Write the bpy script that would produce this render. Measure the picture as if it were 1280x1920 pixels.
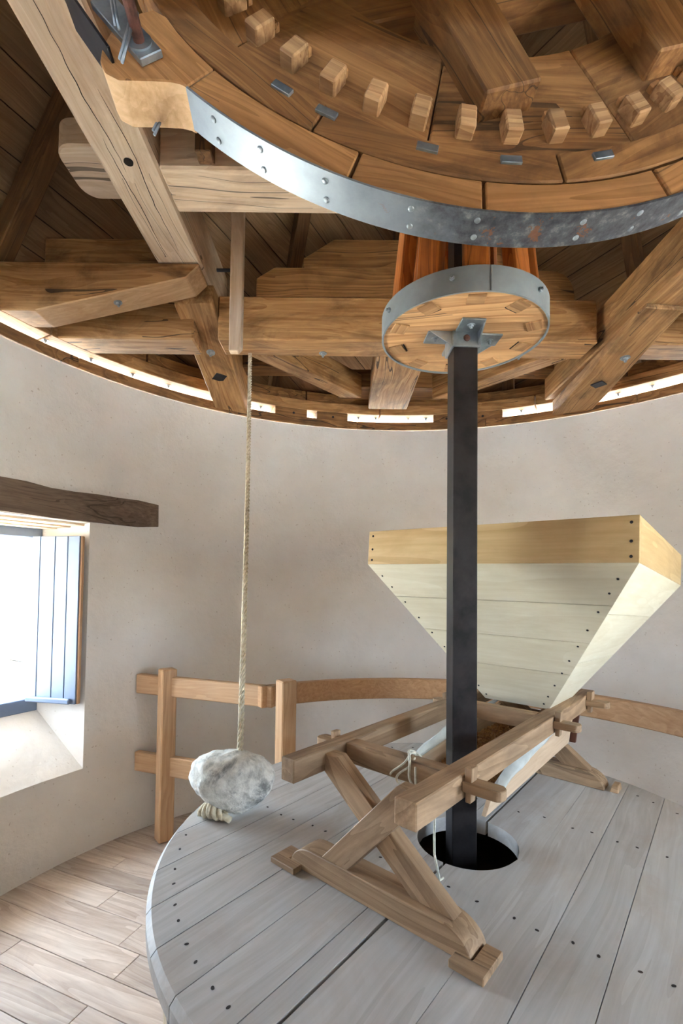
import bpy, bmesh, math, random
from mathutils import Vector, Matrix, noise as mnoise
random.seed(7)
for o in list(bpy.data.objects): bpy.data.objects.remove(o, do_unlink=True)
SC = bpy.context.scene
COL = SC.collection
R = math.radians
PI = math.pi

# ------------------------------------------------------------------ camera
cam_d = bpy.data.cameras.new('camera')
cam = bpy.data.objects.new('camera', cam_d); COL.objects.link(cam)
cam_d.sensor_fit = 'VERTICAL'; cam_d.sensor_height = 36; cam_d.sensor_width = 24
cam_d.lens = 900.0 / 1920 * 36
cam_d.shift_y = 99 / 1920.0
cam_d.clip_start = 0.02; cam_d.clip_end = 500
_p, _r = R(1.9), R(0.65)
_f = Vector((0, math.cos(_p), math.sin(_p))); _u0 = Vector((0, -math.sin(_p), math.cos(_p))); _r0 = Vector((1, 0, 0))
_rt = _r0 * math.cos(_r) + _u0 * math.sin(_r); _up = _u0 * math.cos(_r) - _r0 * math.sin(_r)
cam.matrix_world = Matrix(((_rt.x, _up.x, -_f.x, -0.380), (_rt.y, _up.y, -_f.y, -1.517), (_rt.z, _up.z, -_f.z, 1.55), (0, 0, 0, 1)))
SC.camera = cam

# ------------------------------------------------------------------ sky, daylight, exposure
world = bpy.data.worlds.new('sky'); SC.world = world; world.use_nodes = True
bg = world.node_tree.nodes['Background']
bg.inputs[0].default_value = (0.64, 0.82, 1.0, 1); bg.inputs[1].default_value = 9.0
sun_d = bpy.data.lights.new('sun', 'SUN'); sun_d.energy = 60.0; sun_d.angle = R(.6); sun_d.color = (1, .985, .96)
sun = bpy.data.objects.new('sun', sun_d); COL.objects.link(sun)
sun.rotation_euler = Vector((-math.sin(R(40)) * math.cos(R(56)), -math.cos(R(40)) * math.cos(R(56)), -math.sin(R(56)))).to_track_quat('-Z', 'Y').to_euler(); sun.location = (6, 7, 14)
SC.view_settings.view_transform = 'Standard'; SC.view_settings.look = 'None'
SC.view_settings.exposure = 2.4; SC.view_settings.gamma = 1.0
SC.view_settings.use_curve_mapping = False

def portal(loc, az, w, h):
    d = bpy.data.lights.new('daylight_portal', 'AREA'); d.shape = 'RECTANGLE'; d.size = w; d.size_y = h
    d.cycles.is_portal = True
    o = bpy.data.objects.new('daylight_portal', d); COL.objects.link(o)
    z = Vector((math.sin(az), math.cos(az), 0)); y = Vector((0, 0, 1)); x = y.cross(z)   # light shines along -z = inwards
    o.matrix_world = Matrix(((x.x, y.x, z.x, loc[0]), (x.y, y.y, z.y, loc[1]), (x.z, y.z, z.z, loc[2]), (0, 0, 0, 1)))

# ------------------------------------------------------------------ materials
def lin(c): return tuple(((v / 255.) / 12.92 if v / 255. <= .04045 else ((v / 255. + .055) / 1.055) ** 2.4) for v in c) + (1,)
class NT:
    def __init__(s, name):
        s.m = bpy.data.materials.new(name); s.m.use_nodes = True; s.t = s.m.node_tree; s.b = s.t.nodes['Principled BSDF']
    def n(s, ty, **kw):
        x = s.t.nodes.new(ty)
        for k, v in kw.items(): setattr(x, k, v)
        return x
    def l(s, a, b): s.t.links.new(a, b)
    def mix(s, fac, a, b, mode='MIX'):
        x = s.n('ShaderNodeMix', data_type='RGBA', blend_type=mode)
        for i, v in ((0, fac), (6, a), (7, b)):
            if hasattr(v, 'is_output'): s.l(v, x.inputs[i])
            else: x.inputs[i].default_value = v
        return x.outputs[2]
    def math(s, op, a, b=0., c=None):
        x = s.n('ShaderNodeMath', operation=op)
        for i, v in enumerate((a, b) if c is None else (a, b, c)):
            if hasattr(v, 'is_output'): s.l(v, x.inputs[i])
            else: x.inputs[i].default_value = v
        return x.outputs[0]
    def coords(s, kind='Object'):
        tc = s.n('ShaderNodeTexCoord'); oi = s.n('ShaderNodeObjectInfo')
        k = s.n('ShaderNodeVectorMath', operation='SCALE'); k.inputs[0].default_value = (31, 17, 23); s.l(oi.outputs['Random'], k.inputs['Scale'])
        a = s.n('ShaderNodeVectorMath', operation='ADD'); s.l(tc.outputs[kind], a.inputs[0]); s.l(k.outputs[0], a.inputs[1])
        s.rand = oi.outputs['Random']
        return a.outputs[0]
    def noise(s, vec, sc, scale=1., detail=3., rough=.55, dist=0.):
        m = s.n('ShaderNodeMapping'); m.inputs['Scale'].default_value = sc; s.l(vec, m.inputs['Vector'])
        x = s.n('ShaderNodeTexNoise'); x.inputs['Scale'].default_value = scale; x.inputs['Detail'].default_value = detail
        x.inputs['Roughness'].default_value = rough; x.inputs['Distortion'].default_value = dist
        s.l(m.outputs[0], x.inputs['Vector']); return x.outputs[0]
    def ramp(s, fac, stops):
        x = s.n('ShaderNodeValToRGB'); e = x.color_ramp.elements
        while len(e) < len(stops): e.new(.5)
        for i, (p, c) in enumerate(stops): e[i].position = p; e[i].color = c if len(c) == 4 else tuple(c) + (1,)
        s.l(fac, x.inputs[0]); return x.outputs[0]
    def bump(s, h, strength=.3, dist=.01):
        x = s.n('ShaderNodeBump'); x.inputs['Strength'].default_value = strength; x.inputs['Distance'].default_value = dist
        s.l(h, x.inputs['Height']); s.l(x.outputs[0], s.b.inputs['Normal'])
W1 = (1, 1, 1, 1); K0 = (0, 0, 0, 1)
def wood(name, light, dark, stain=None, stain_amt=.0, crack=0., rough=.65, vary=.12, fig=5., bump=.25, figamt=.6, polar=0.):
    t = NT(name); v = t.coords()
    if polar:   # grain follows the bend of a curved piece
        sp_ = t.n('ShaderNodeSeparateXYZ'); tcx = t.n('ShaderNodeTexCoord'); t.l(tcx.outputs['Object'], sp_.inputs[0])
        yy = t.math('ADD', sp_.outputs[1], polar); an = t.math('ARCTAN2', sp_.outputs[0], yy)
        cx_ = t.n('ShaderNodeCombineXYZ'); t.l(t.math('MULTIPLY', an, polar), cx_.inputs[0]); t.l(yy, cx_.inputs[1]); t.l(sp_.outputs[2], cx_.inputs[2]); v = cx_.outputs[0]
    warp = t.noise(v, (.9, 2.5, 2.5), 1., 2)
    ad = t.n('ShaderNodeVectorMath', operation='MULTIPLY_ADD')
    cb = t.n('ShaderNodeCombineXYZ'); 
    for i in range(1, 3): t.l(warp, cb.inputs[i])
    t.l(cb.outputs[0], ad.inputs[0]); ad.inputs[1].default_value = (.0, .22, .16); t.l(v, ad.inputs[2])
    fine = t.noise(ad.outputs[0], (2.2, 70, 70), 1., 4, .6)
    rings = t.noise(ad.outputs[0], (.45, fig * 3.2, fig * 2.1), 1., 2, .5, .4)
    saw = t.math('FRACT', t.math('MULTIPLY', rings, 7.)); 
    f = t.math('ADD', t.math('MULTIPLY', fine, .62), t.math('MULTIPLY', saw, .38 * figamt))
    col = t.ramp(f, [(.22, lin(dark)), (.62, lin(light))])
    if stain:
        b = t.noise(v, (2.6, 6, 6), 1., 6, .66, .8)
        col = t.mix(t.ramp(b, [(.46, K0), (.7, (stain_amt,) * 3)]), col, lin(stain))
    h = fine
    if crack:
        c = t.noise(ad.outputs[0], (.18, 8, 8), 1., 2, .5)
        band = t.math('ABSOLUTE', t.math('SUBTRACT', c, .5))
        cut = t.noise(v, (1.4, 3, 3), 1., 1)
        line = t.math('MULTIPLY', t.math('LESS_THAN', band, .0055), t.math('GREATER_THAN', cut, .5))
        col = t.mix(t.math('MULTIPLY', line, crack), col, (.02, .012, .008, 1))
        h = t.math('SUBTRACT', fine, t.math('MULTIPLY', line, 1.5))
    hv = t.n('ShaderNodeHueSaturation'); t.l(col, hv.inputs['Color'])
    t.l(t.math('ADD', t.math('MULTIPLY', t.rand, 2 * vary), 1 - vary), hv.inputs['Value'])
    t.l(hv.outputs[0], t.b.inputs['Base Color'])
    t.b.inputs['Roughness'].default_value = rough; t.b.inputs['Specular IOR Level'].default_value = .3
    t.bump(h, bump, .004)
    return t.m
def plain(name, c, rough=.6, metal=0., c2=None, sc=30., bump=0., mixr=(.4, .65), detail=4):
    t = NT(name); v = t.coords()
    n = t.noise(v, (1, 1, 1), sc, detail, .6)
    col = t.ramp(n, [(mixr[0], lin(c)), (mixr[1], lin(c2 or c))]); t.l(col, t.b.inputs['Base Color'])
    t.b.inputs['Roughness'].default_value = rough; t.b.inputs['Metallic'].default_value = metal
    if bump: t.bump(n, bump, .004)
    return t.m
M = {}
M['oak'] = wood('oak_beam', (220, 174, 120), (158, 108, 62), (88, 62, 40), .75, .8, fig=3.2, figamt=.4)
M['oak_pale'] = wood('oak_planed', (244, 223, 197), (212, 180, 146), (156, 120, 96), .5, .7, fig=3., figamt=.35)
M['oak_ring'] = wood('oak_curb', (176, 128, 80), (116, 78, 44), (70, 50, 32), .6, .8)
M['roof'] = wood('roof_board', (178, 142, 106), (140, 106, 74), (110, 82, 58), .35, 0., vary=.16)
M['rafter'] = wood('rafter_wood', (136, 98, 62), (94, 64, 38), (66, 46, 30), .5, .6)
M['wheel'] = wood('wheel_wood', (176, 126, 76), (122, 80, 44), (66, 42, 26), .75, .6, figamt=.4)
M['brake'] = wood('brake_wood', (196, 142, 90), (150, 102, 58), (96, 66, 42), .45, .5)
M['cog'] = wood('cog_wood', (208, 164, 116), (150, 104, 66), (84, 56, 36), .6, 0.)
M['stave'] = wood('stave_wood', (196, 116, 54), (132, 68, 26), (90, 46, 20), .5, .4, rough=.4)
M['disc'] = wood('disc_wood', (224, 178, 128), (170, 120, 76), (96, 74, 56), .5, .6, fig=2.6)
M['table'] = wood('lid_plank', (194, 191, 189), (170, 165, 161), (162, 145, 130), .5, 0., rough=.5, vary=.06, fig=2.2, bump=.12, figamt=.45)
M['table_edge'] = wood('casing_stave', (216, 198, 172), (186, 164, 136), None, 0, 0.)
M['frame'] = wood('frame_oak', (188, 156, 124), (140, 110, 82), (104, 82, 66), .5, .35, rough=.55)
M['rail'] = wood('railing_wood', (212, 176, 140), (178, 138, 102), None, 0, 0., rough=.5, figamt=.35)
M['rail_arc'] = wood('railing_wood_bent', (206, 164, 124), (172, 128, 90), None, 0, 0., rough=.5, figamt=.35, polar=1.419)
M['trough'] = wood('trough_board', (218, 192, 164), (196, 166, 136), None, 0, 0., rough=.5, figamt=.3, bump=.08)
M['sawn'] = wood('sawn_lit_face', (236, 198, 154), (204, 160, 114), (160, 118, 80), .4, 0., figamt=.3)  # sawn edge of the brake block; painted light on the bracket beam undersides
M['poplar'] = wood('hopper_board', (236, 229, 210), (220, 209, 184), (204, 190, 160), .35, 0., rough=.5, vary=.04, fig=1.8, bump=.06, figamt=.35)
M['rim'] = wood('hopper_rim', (224, 196, 148), (200, 166, 118), (182, 146, 98), .35, 0., rough=.45, vary=.04, fig=2.4, bump=.06)
M['floor'] = wood('floor_board', (208, 193, 182), (172, 152, 138), (138, 121, 113), .45, 0., rough=.45, vary=.16, fig=3.4, bump=.1)
M['lintel'] = wood('lintel_oak', (146, 124, 106), (98, 80, 66), (66, 52, 44), .6, .5, rough=.8, figamt=.25)
M['steel'] = plain('galvanised_steel', (176, 184, 190), .42, .85, (138, 146, 152), 14., .05)
M['hoop'] = plain('grey_painted_hoop', (150, 158, 162), .5, .25, (134, 142, 146), 9.)
M['iron'] = plain('black_iron', (58, 54, 56), .42, .7, (40, 38, 40), 12., .08)
M['rust'] = plain('rusty_bolt', (120, 78, 66), .6, .5, (84, 58, 50), 40., .2)
M['hole'] = plain('peg_hole', (40, 28, 20), .9)
M['rope'] = plain('hemp_rope', (224, 212, 188), .9, 0, (186, 168, 138), 60., .2)
M['twine'] = plain('twine', (226, 222, 208), .9, 0, (196, 190, 172), 90.)
M['cloth'] = plain('white_cloth', (238, 238, 234), .9, 0, (226, 226, 222), 20.)
M['leather'] = plain('brown_leather', (104, 60, 44), .6, 0, (80, 46, 36), 25.)
M['grain'] = plain('grain', (168, 116, 62), .7, 0, (120, 76, 38), 40.)
M['shutter'] = plain('grey_blue_paint', (106, 118, 140), .5, 0, (98, 111, 134), 5.)
M['frame_paint'] = plain('frame_paint', (120, 132, 152), .5, 0, (112, 124, 146), 6.)
M['granite'] = plain('granite', (176, 166, 150), .85, 0, (140, 128, 112), 45., .3)
M['dark'] = plain('dark_stone', (92, 74, 54), .9, 0, (66, 52, 38), 18., .2)
M['ground'] = plain('dry_ground', (178, 176, 166), .95, 0, (156, 156, 140), .6)
M['leaf'] = plain('leaf', (96, 122, 78), .8, 0, (66, 92, 52), 4.)
def plaster():
    t = NT('lime_plaster'); v = t.coords()
    a = t.noise(v, (1, 1, 1), 1.6, 5, .6); b = t.noise(v, (1, 1, 1), 26., 4, .6)
    col = t.ramp(a, [(.3, lin((221, 212, 204))), (.7, lin((237, 231, 226)))])
    sp = t.noise(v, (1, 1, 1), 60., 1); col = t.mix(t.math('MULTIPLY', t.math('GREATER_THAN', sp, .745), .35), col, lin((150, 120, 90)))
    t.l(col, t.b.inputs['Base Color']); t.b.inputs['Roughness'].default_value = .92; t.b.inputs['Specular IOR Level'].default_value = .15
    h = t.math('ADD', t.math('MULTIPLY', a, 2.2), t.math('MULTIPLY', b, .35)); t.bump(h, .35, .03)
    return t.m
M['plaster'] = plaster()
def strapm():
    t = NT('brake_strap_steel'); v = t.coords()
    a = t.noise(v, (1, 1, 1), 5., 6, .68); b = t.noise(v, (1, 1, 1), 24., 5, .7)
    # bare bright steel at the fixed end, darker mill scale and rust along the bottom of the band
    tc = t.n('ShaderNodeTexCoord'); sx = t.n('ShaderNodeSeparateXYZ'); t.l(tc.outputs['Object'], sx.inputs[0])
    g = t.n('ShaderNodeMapRange'); t.l(sx.outputs[0], g.inputs[0]); g.inputs[1].default_value = -.38; g.inputs[2].default_value = -.02
    bare = t.ramp(a, [(.3, lin((128, 136, 146))), (.7, lin((160, 168, 176)))])
    scale = t.ramp(b, [(.36, lin((70, 70, 76))), (.56, lin((104, 106, 112))), (.74, lin((168, 168, 162)))])
    k = t.math('ADD', g.outputs[0], t.math('MULTIPLY', t.math('SUBTRACT', a, .5), 1.1))
    col = t.mix(t.ramp(k, [(.35, K0), (.75, W1)]), bare, scale)
    rst = t.math('MULTIPLY', t.math('GREATER_THAN', t.noise(v, (1, 1, 1), 9., 6, .75), .62), .75)
    col = t.mix(t.math('MULTIPLY', rst, g.outputs[0]), col, lin((150, 96, 58)))
    t.l(col, t.b.inputs['Base Color']); t.b.inputs['Metallic'].default_value = .45; t.b.inputs['Roughness'].default_value = .5
    t.bump(b, .15, .003); return t.m
M['strap'] = strapm()
def stonem():
    t = NT('pale_field_stone'); v = t.coords()
    a = t.noise(v, (1, 1, 1), 9., 6, .7, .5); b = t.noise(v, (1, 1, 1), 34., 5, .7)
    col = t.ramp(b, [(.3, lin((192, 188, 180))), (.6, lin((240, 237, 230)))])
    col = t.mix(t.ramp(a, [(.52, K0), (.66, (.8,) * 3)]), col, lin((92, 94, 92)))
    y = t.noise(v, (1, 1, 1), 14., 2); col = t.mix(t.ramp(y, [(.66, K0), (.74, (.5,) * 3)]), col, lin((190, 160, 100)))
    t.l(col, t.b.inputs['Base Color']); t.b.inputs['Roughness'].default_value = .85
    t.bump(t.math('ADD', t.math('MULTIPLY', a, 1.4), b), .6, .02); return t.m
M['stone'] = stonem()
def glass():
    t = NT('window_glass'); t.t.nodes.remove(t.b)
    g = t.n('ShaderNodeBsdfGlossy'); g.inputs['Roughness'].default_value = .02; tr = t.n('ShaderNodeBsdfTransparent')
    mx = t.n('ShaderNodeMixShader'); mx.inputs[0].default_value = .06; t.l(tr.outputs[0], mx.inputs[1]); t.l(g.outputs[0], mx.inputs[2])
    t.l(mx.outputs[0], t.t.nodes['Material Output'].inputs[0]); return t.m
M['glass'] = glass()

# ------------------------------------------------------------------ object helpers
WM = {}
def reg(o, Mx, parent):
    if parent is not None:
        o.parent = parent; o.matrix_parent_inverse = Matrix.Identity(4); o.matrix_basis = WM[parent.name].inverted() @ Mx
    else: o.matrix_basis = Mx
    WM[o.name] = Mx
def tag(o, label=None, cat=None, group=None, kind=None):
    if label: o['label'] = label
    if cat: o['category'] = cat
    if group: o['group'] = group
    if kind: o['kind'] = kind
    return o
def thing(name, loc, label=None, cat=None, group=None, kind=None):
    o = bpy.data.objects.new(name, None); COL.objects.link(o); o.empty_display_size = .1
    reg(o, Matrix.Translation(Vector(loc)), None); return tag(o, label, cat, group, kind)
def mobj(name, me, mat, Mx=None, parent=None, smooth=False):
    if isinstance(me, bmesh.types.BMesh):
        bm = me; bmesh.ops.recalc_face_normals(bm, faces=bm.faces)
        me = bpy.data.meshes.new(name); bm.to_mesh(me); bm.free()
        if smooth is True:
            for p in me.polygons: p.use_smooth = True
        elif smooth: me.shade_smooth() if False else sm_angle(me, smooth)
    if mat is not None and not me.materials: me.materials.append(M[mat] if isinstance(mat, str) else mat)
    o = bpy.data.objects.new(name, me); COL.objects.link(o)
    reg(o, Mx or Matrix.Identity(4), parent); return o
def sm_angle(me, ang):
    for p in me.polygons: p.use_smooth = True
    bm = bmesh.new(); bm.from_mesh(me)
    for e in bm.edges:
        if len(e.link_faces) != 2 or e.calc_face_angle(0) > R(ang): e.smooth = False
    bm.to_mesh(me); bm.free()
def frame(p, x, up=(0, 0, 1)):
    x = Vector(x).normalized(); up = Vector(up); y = up.cross(x)
    if y.length < 1e-5: y = Vector((0, 1, 0)).cross(x)
    y.normalize(); z = x.cross(y); p = Vector(p)
    return Matrix(((x.x, y.x, z.x, p.x), (x.y, y.y, z.y, p.y), (x.z, y.z, z.z, p.z), (0, 0, 0, 1)))
def bev(bm, w, seg=1):
    if w: bmesh.ops.bevel(bm, geom=list(bm.edges), offset=w, segments=seg, profile=.6, affect='EDGES')
def box_bm(lx, ly, lz, b=.004, seg=1):
    bm = bmesh.new(); bmesh.ops.create_cube(bm, size=1, matrix=Matrix.Diagonal((lx, ly, lz, 1))); bev(bm, b, seg); return bm
def beam(name, p0, p1, w, h, mat, parent=None, b=.006, up=(0, 0, 1)):
    p0, p1 = Vector(p0), Vector(p1)
    return mobj(name, box_bm((p1 - p0).length, w, h, b), mat, frame((p0 + p1) / 2, p1 - p0, up), parent)
def abox(name, x0, x1, y0, y1, z0, z1, mat, parent=None, b=.006, axis=None):
    # axis-aligned timber with the grain along its longest side
    d = [x1 - x0, y1 - y0, z1 - z0]; k = axis if axis is not None else d.index(max(d)); c = Vector(((x0 + x1) / 2, (y0 + y1) / 2, (z0 + z1) / 2))
    if k == 0: return mobj(name, box_bm(d[0], d[1], d[2], b), mat, frame(c, (1, 0, 0)), parent)
    if k == 1: return mobj(name, box_bm(d[1], d[0], d[2], b), mat, frame(c, (0, 1, 0)), parent)
    return mobj(name, box_bm(d[2], d[1], d[0], b), mat, frame(c, (0, 0, 1), (1, 0, 0)), parent)
def prism_bm(poly, z0, z1, b=0., seg=1):
    bm = bmesh.new(); lo = [bm.verts.new((x, y, z0)) for x, y in poly]; hi = [bm.verts.new((x, y, z1)) for x, y in poly]; n = len(poly)
    bm.faces.new(lo[::-1]); bm.faces.new(hi)
    for i in range(n): bm.faces.new((lo[i], lo[(i + 1) % n], hi[(i + 1) % n], hi[i]))
    bmesh.ops.recalc_face_normals(bm, faces=bm.faces); bev(bm, b, seg); return bm
def hexa_bm(v8, b=0.):
    # eight corners: four below, four above in the same order
    bm = bmesh.new(); v = [bm.verts.new(p) for p in v8]
    for f in ((3, 2, 1, 0), (4, 5, 6, 7), (0, 1, 5, 4), (1, 2, 6, 5), (2, 3, 7, 6), (3, 0, 4, 7)): bm.faces.new([v[i] for i in f])
    bmesh.ops.recalc_face_normals(bm, faces=bm.faces); bev(bm, b); return bm
def local(Mx, pts): I = Mx.inverted(); return [tuple(I @ Vector(p)) for p in pts]
def hexa(name, v8, mat, parent=None, b=.005, along=None):
    c = sum((Vector(p) for p in v8), Vector()) / 8
    Mx = frame(c, along or (Vector(v8[1]) - Vector(v8[0])))
    return mobj(name, hexa_bm(local(Mx, v8), b), mat, Mx, parent)
def arc_bm(r0, r1, a, z0, z1, n, b=0.):
    # segment spanning +-a/2 about local +Y; X tangent; origin at mid radius
    rm = (r0 + r1) / 2; bm = bmesh.new(); rows = []
    for i in range(n + 1):
        t = -a / 2 + a * i / n; s, c = math.sin(t), math.cos(t)
        rows.append([bm.verts.new((s * r, c * r - rm, z)) for r, z in ((r0, z0), (r1, z0), (r1, z1), (r0, z1))])
    for i in range(n):
        for k in range(4): bm.faces.new((rows[i][k], rows[i][(k + 1) % 4], rows[i + 1][(k + 1) % 4], rows[i + 1][k]))
    bm.faces.new(rows[0]); bm.faces.new(rows[-1][::-1])
    bmesh.ops.recalc_face_normals(bm, faces=bm.faces)
    if b: bmesh.ops.bevel(bm, geom=[e for e in bm.edges if e.calc_face_angle(0) > .6], offset=b, segments=1, affect='EDGES')
    return bm
def arc_frame(base, az, rm):
    # base: matrix of a disc (local xy plane); az measured from local +Y towards +X
    s, c = math.sin(az), math.cos(az)
    return base @ Matrix(((c, s, 0, s * rm), (-s, c, 0, c * rm), (0, 0, 1, 0), (0, 0, 0, 1)))
def tube_bm(pts, r, n=8, closed=False, bm=None, taper=None):
    bm = bm or bmesh.new(); pts = [Vector(p) for p in pts]; rings = []; N = len(pts); prev = None
    for i, p in enumerate(pts):
        d = (pts[(i + 1) % N] - pts[i - 1]) if closed else (pts[min(i + 1, N - 1)] - pts[max(i - 1, 0)])
        d.normalize()
        if prev is None: u = d.orthogonal().normalized()
        else:
            u = prev - d * prev.dot(d); u = u.normalized() if u.length > 1e-6 else d.orthogonal().normalized()
        prev = u; w = d.cross(u); rr = r if taper is None else r * taper(i / (N - 1))
        rings.append([bm.verts.new(p + (u * math.cos(2 * PI * k / n) + w * math.sin(2 * PI * k / n)) * rr) for k in range(n)])
    for i in range(N if closed else N - 1):
        a, b2 = rings[i], rings[(i + 1) % N]
        for k in range(n): bm.faces.new((a[k], a[(k + 1) % n], b2[(k + 1) % n], b2[k]))
    if not closed: bm.faces.new(rings[0][::-1]); bm.faces.new(rings[-1])
    return bm
def cyl_bm(r, h, n=24, z0=0., b=0., r2=None):
    bm = bmesh.new(); bmesh.ops.create_cone(bm, cap_ends=True, segments=n, radius1=r, radius2=r if r2 is None else r2, depth=h, matrix=Matrix.Translation((0, 0, z0 + h / 2)))
    if b: bmesh.ops.bevel(bm, geom=[e for e in bm.edges if e.calc_face_angle(0) > .6], offset=b, segments=1, affect='EDGES')
    return bm
def zframe(p, z):
    z = Vector(z).normalized(); x = z.orthogonal().normalized()
    if abs(z.z) < .99: x = Vector((0, 0, 1)).cross(z).normalized()
    y = z.cross(x); p = Vector(p)
    return Matrix(((x.x, y.x, z.x, p.x), (x.y, y.y, z.y, p.y), (x.z, y.z, z.z, p.z), (0, 0, 0, 1)))
_bolt = {}
def bolt(parent, p, nrm, s=.012, mat='steel', name='bolt', washer=True):
    key = (s, mat, washer)
    if key not in _bolt:
        bm = cyl_bm(s, s * .9, 6, 0, s * .12)
        if washer: bmesh.ops.create_cone(bm, cap_ends=True, segments=16, radius1=s * 1.6, radius2=s * 1.6, depth=s * .3, matrix=Matrix.Translation((0, 0, s * .1)))
        bmesh.ops.create_cone(bm, cap_ends=True, segments=10, radius1=s * .5, radius2=s * .45, depth=s * .9, matrix=Matrix.Translation((0, 0, s * 1.2)))
        me = bpy.data.meshes.new(name); bm.to_mesh(me); bm.free(); _bolt[key] = me
    return mobj(name, _bolt[key], mat, zframe(p, nrm), parent)
_riv = {}
def rivet(parent, p, nrm, s=.008, mat='steel', name='rivet'):
    k = (s, mat)
    if k not in _riv:
        bm = bmesh.new(); bmesh.ops.create_uvsphere(bm, u_segments=10, v_segments=6, radius=s, matrix=Matrix.Diagonal((1, 1, .5, 1)))
        me = bpy.data.meshes.new(name); bm.to_mesh(me); bm.free(); _riv[k] = me
    return mobj(name, _riv[k], mat, zframe(p, nrm), parent)
def pol(az, r, z=0.): return Vector((r * math.sin(az), r * math.cos(az), z))

# ------------------------------------------------------------------ the setting: ground, floor, round wall, windows
RW = 2.20; ZT = 2.725
bm = bmesh.new(); bmesh.ops.create_circle(bm, cap_ends=True, segments=48, radius=160, matrix=Matrix.Translation((0, 0, -4)))
tag(mobj('ground', bm, 'ground'), 'pale dry ground outside the mill seen through the window', None, None, 'structure')

fl = thing('floor', (0, 0, 0), 'worn wooden plank floor of the round room', None, None, 'structure')
bm = cyl_bm(2.75, .05, 48, -.075); mobj('subfloor', bm, 'dark', None, fl)
fd = R(112.3); fx = Vector((math.sin(fd), math.cos(fd), 0)); fy = Vector((fx.y, -fx.x, 0)) * -1
row = -2.3; rr = random.Random(3)
while row < 2.3:
    w = rr.choice((.105, .12, .135)); half = math.sqrt(max(.05, 2.32 ** 2 - (row + w / 2) ** 2)); x = -half - rr.uniform(0, .4)
    while x < half:
        L = rr.uniform(.55, 1.35); x1 = min(x + L, half); x0 = max(x, -half)
        if x1 - x0 > .03:
            c = fx * ((x0 + x1) / 2) + fy * (row + w / 2)
            if c.length + 0 < 2.4:
                mobj('floor_plank', box_bm(x1 - x0 - .0025, w - .0025, .025, .0012), 'floor', frame((c.x, c.y, -.0125 - rr.uniform(0, .0008)), fx), fl)
        x += L
    row += w

# window openings: plan frame (n outwards, t sideways)
class Win: pass
def make_win(az, tc):
    w = Win(); w.n = Vector((math.sin(az), math.cos(az), 0)); w.t = Vector((math.cos(az), -math.sin(az), 0)); w.az = az
    w.p = lambda D, t, z: w.n * D + w.t * t + Vector((0, 0, z)); w.tc = tc; return w
WA = make_win(R(-60), -.37); WB = make_win(R(122), 0.)
def az_of(v): return math.atan2(v.x, v.y)
def circ_at(w, t): return w.p(math.sqrt(RW * RW - t * t), t, 0)
WINS = []
for w, tl, tr, fl_, fr_ in ((WA, -1.06, .15, -.97, .055), (WB, -.50, .50, -.40, .40)):
    w.tl, w.tr, w.fl, w.fr = tl, tr, fl_, fr_
    w.a0, w.a1 = sorted((az_of(circ_at(w, tl)), az_of(circ_at(w, tr))))
    w.zs, w.zl = .475, 1.865; w.fb, w.ft = .78, 1.835; w.D = 2.5
    WINS.append(w)
WB.zs, WB.zl, WB.fb, WB.ft = .70, 1.87, .86, 1.84
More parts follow.
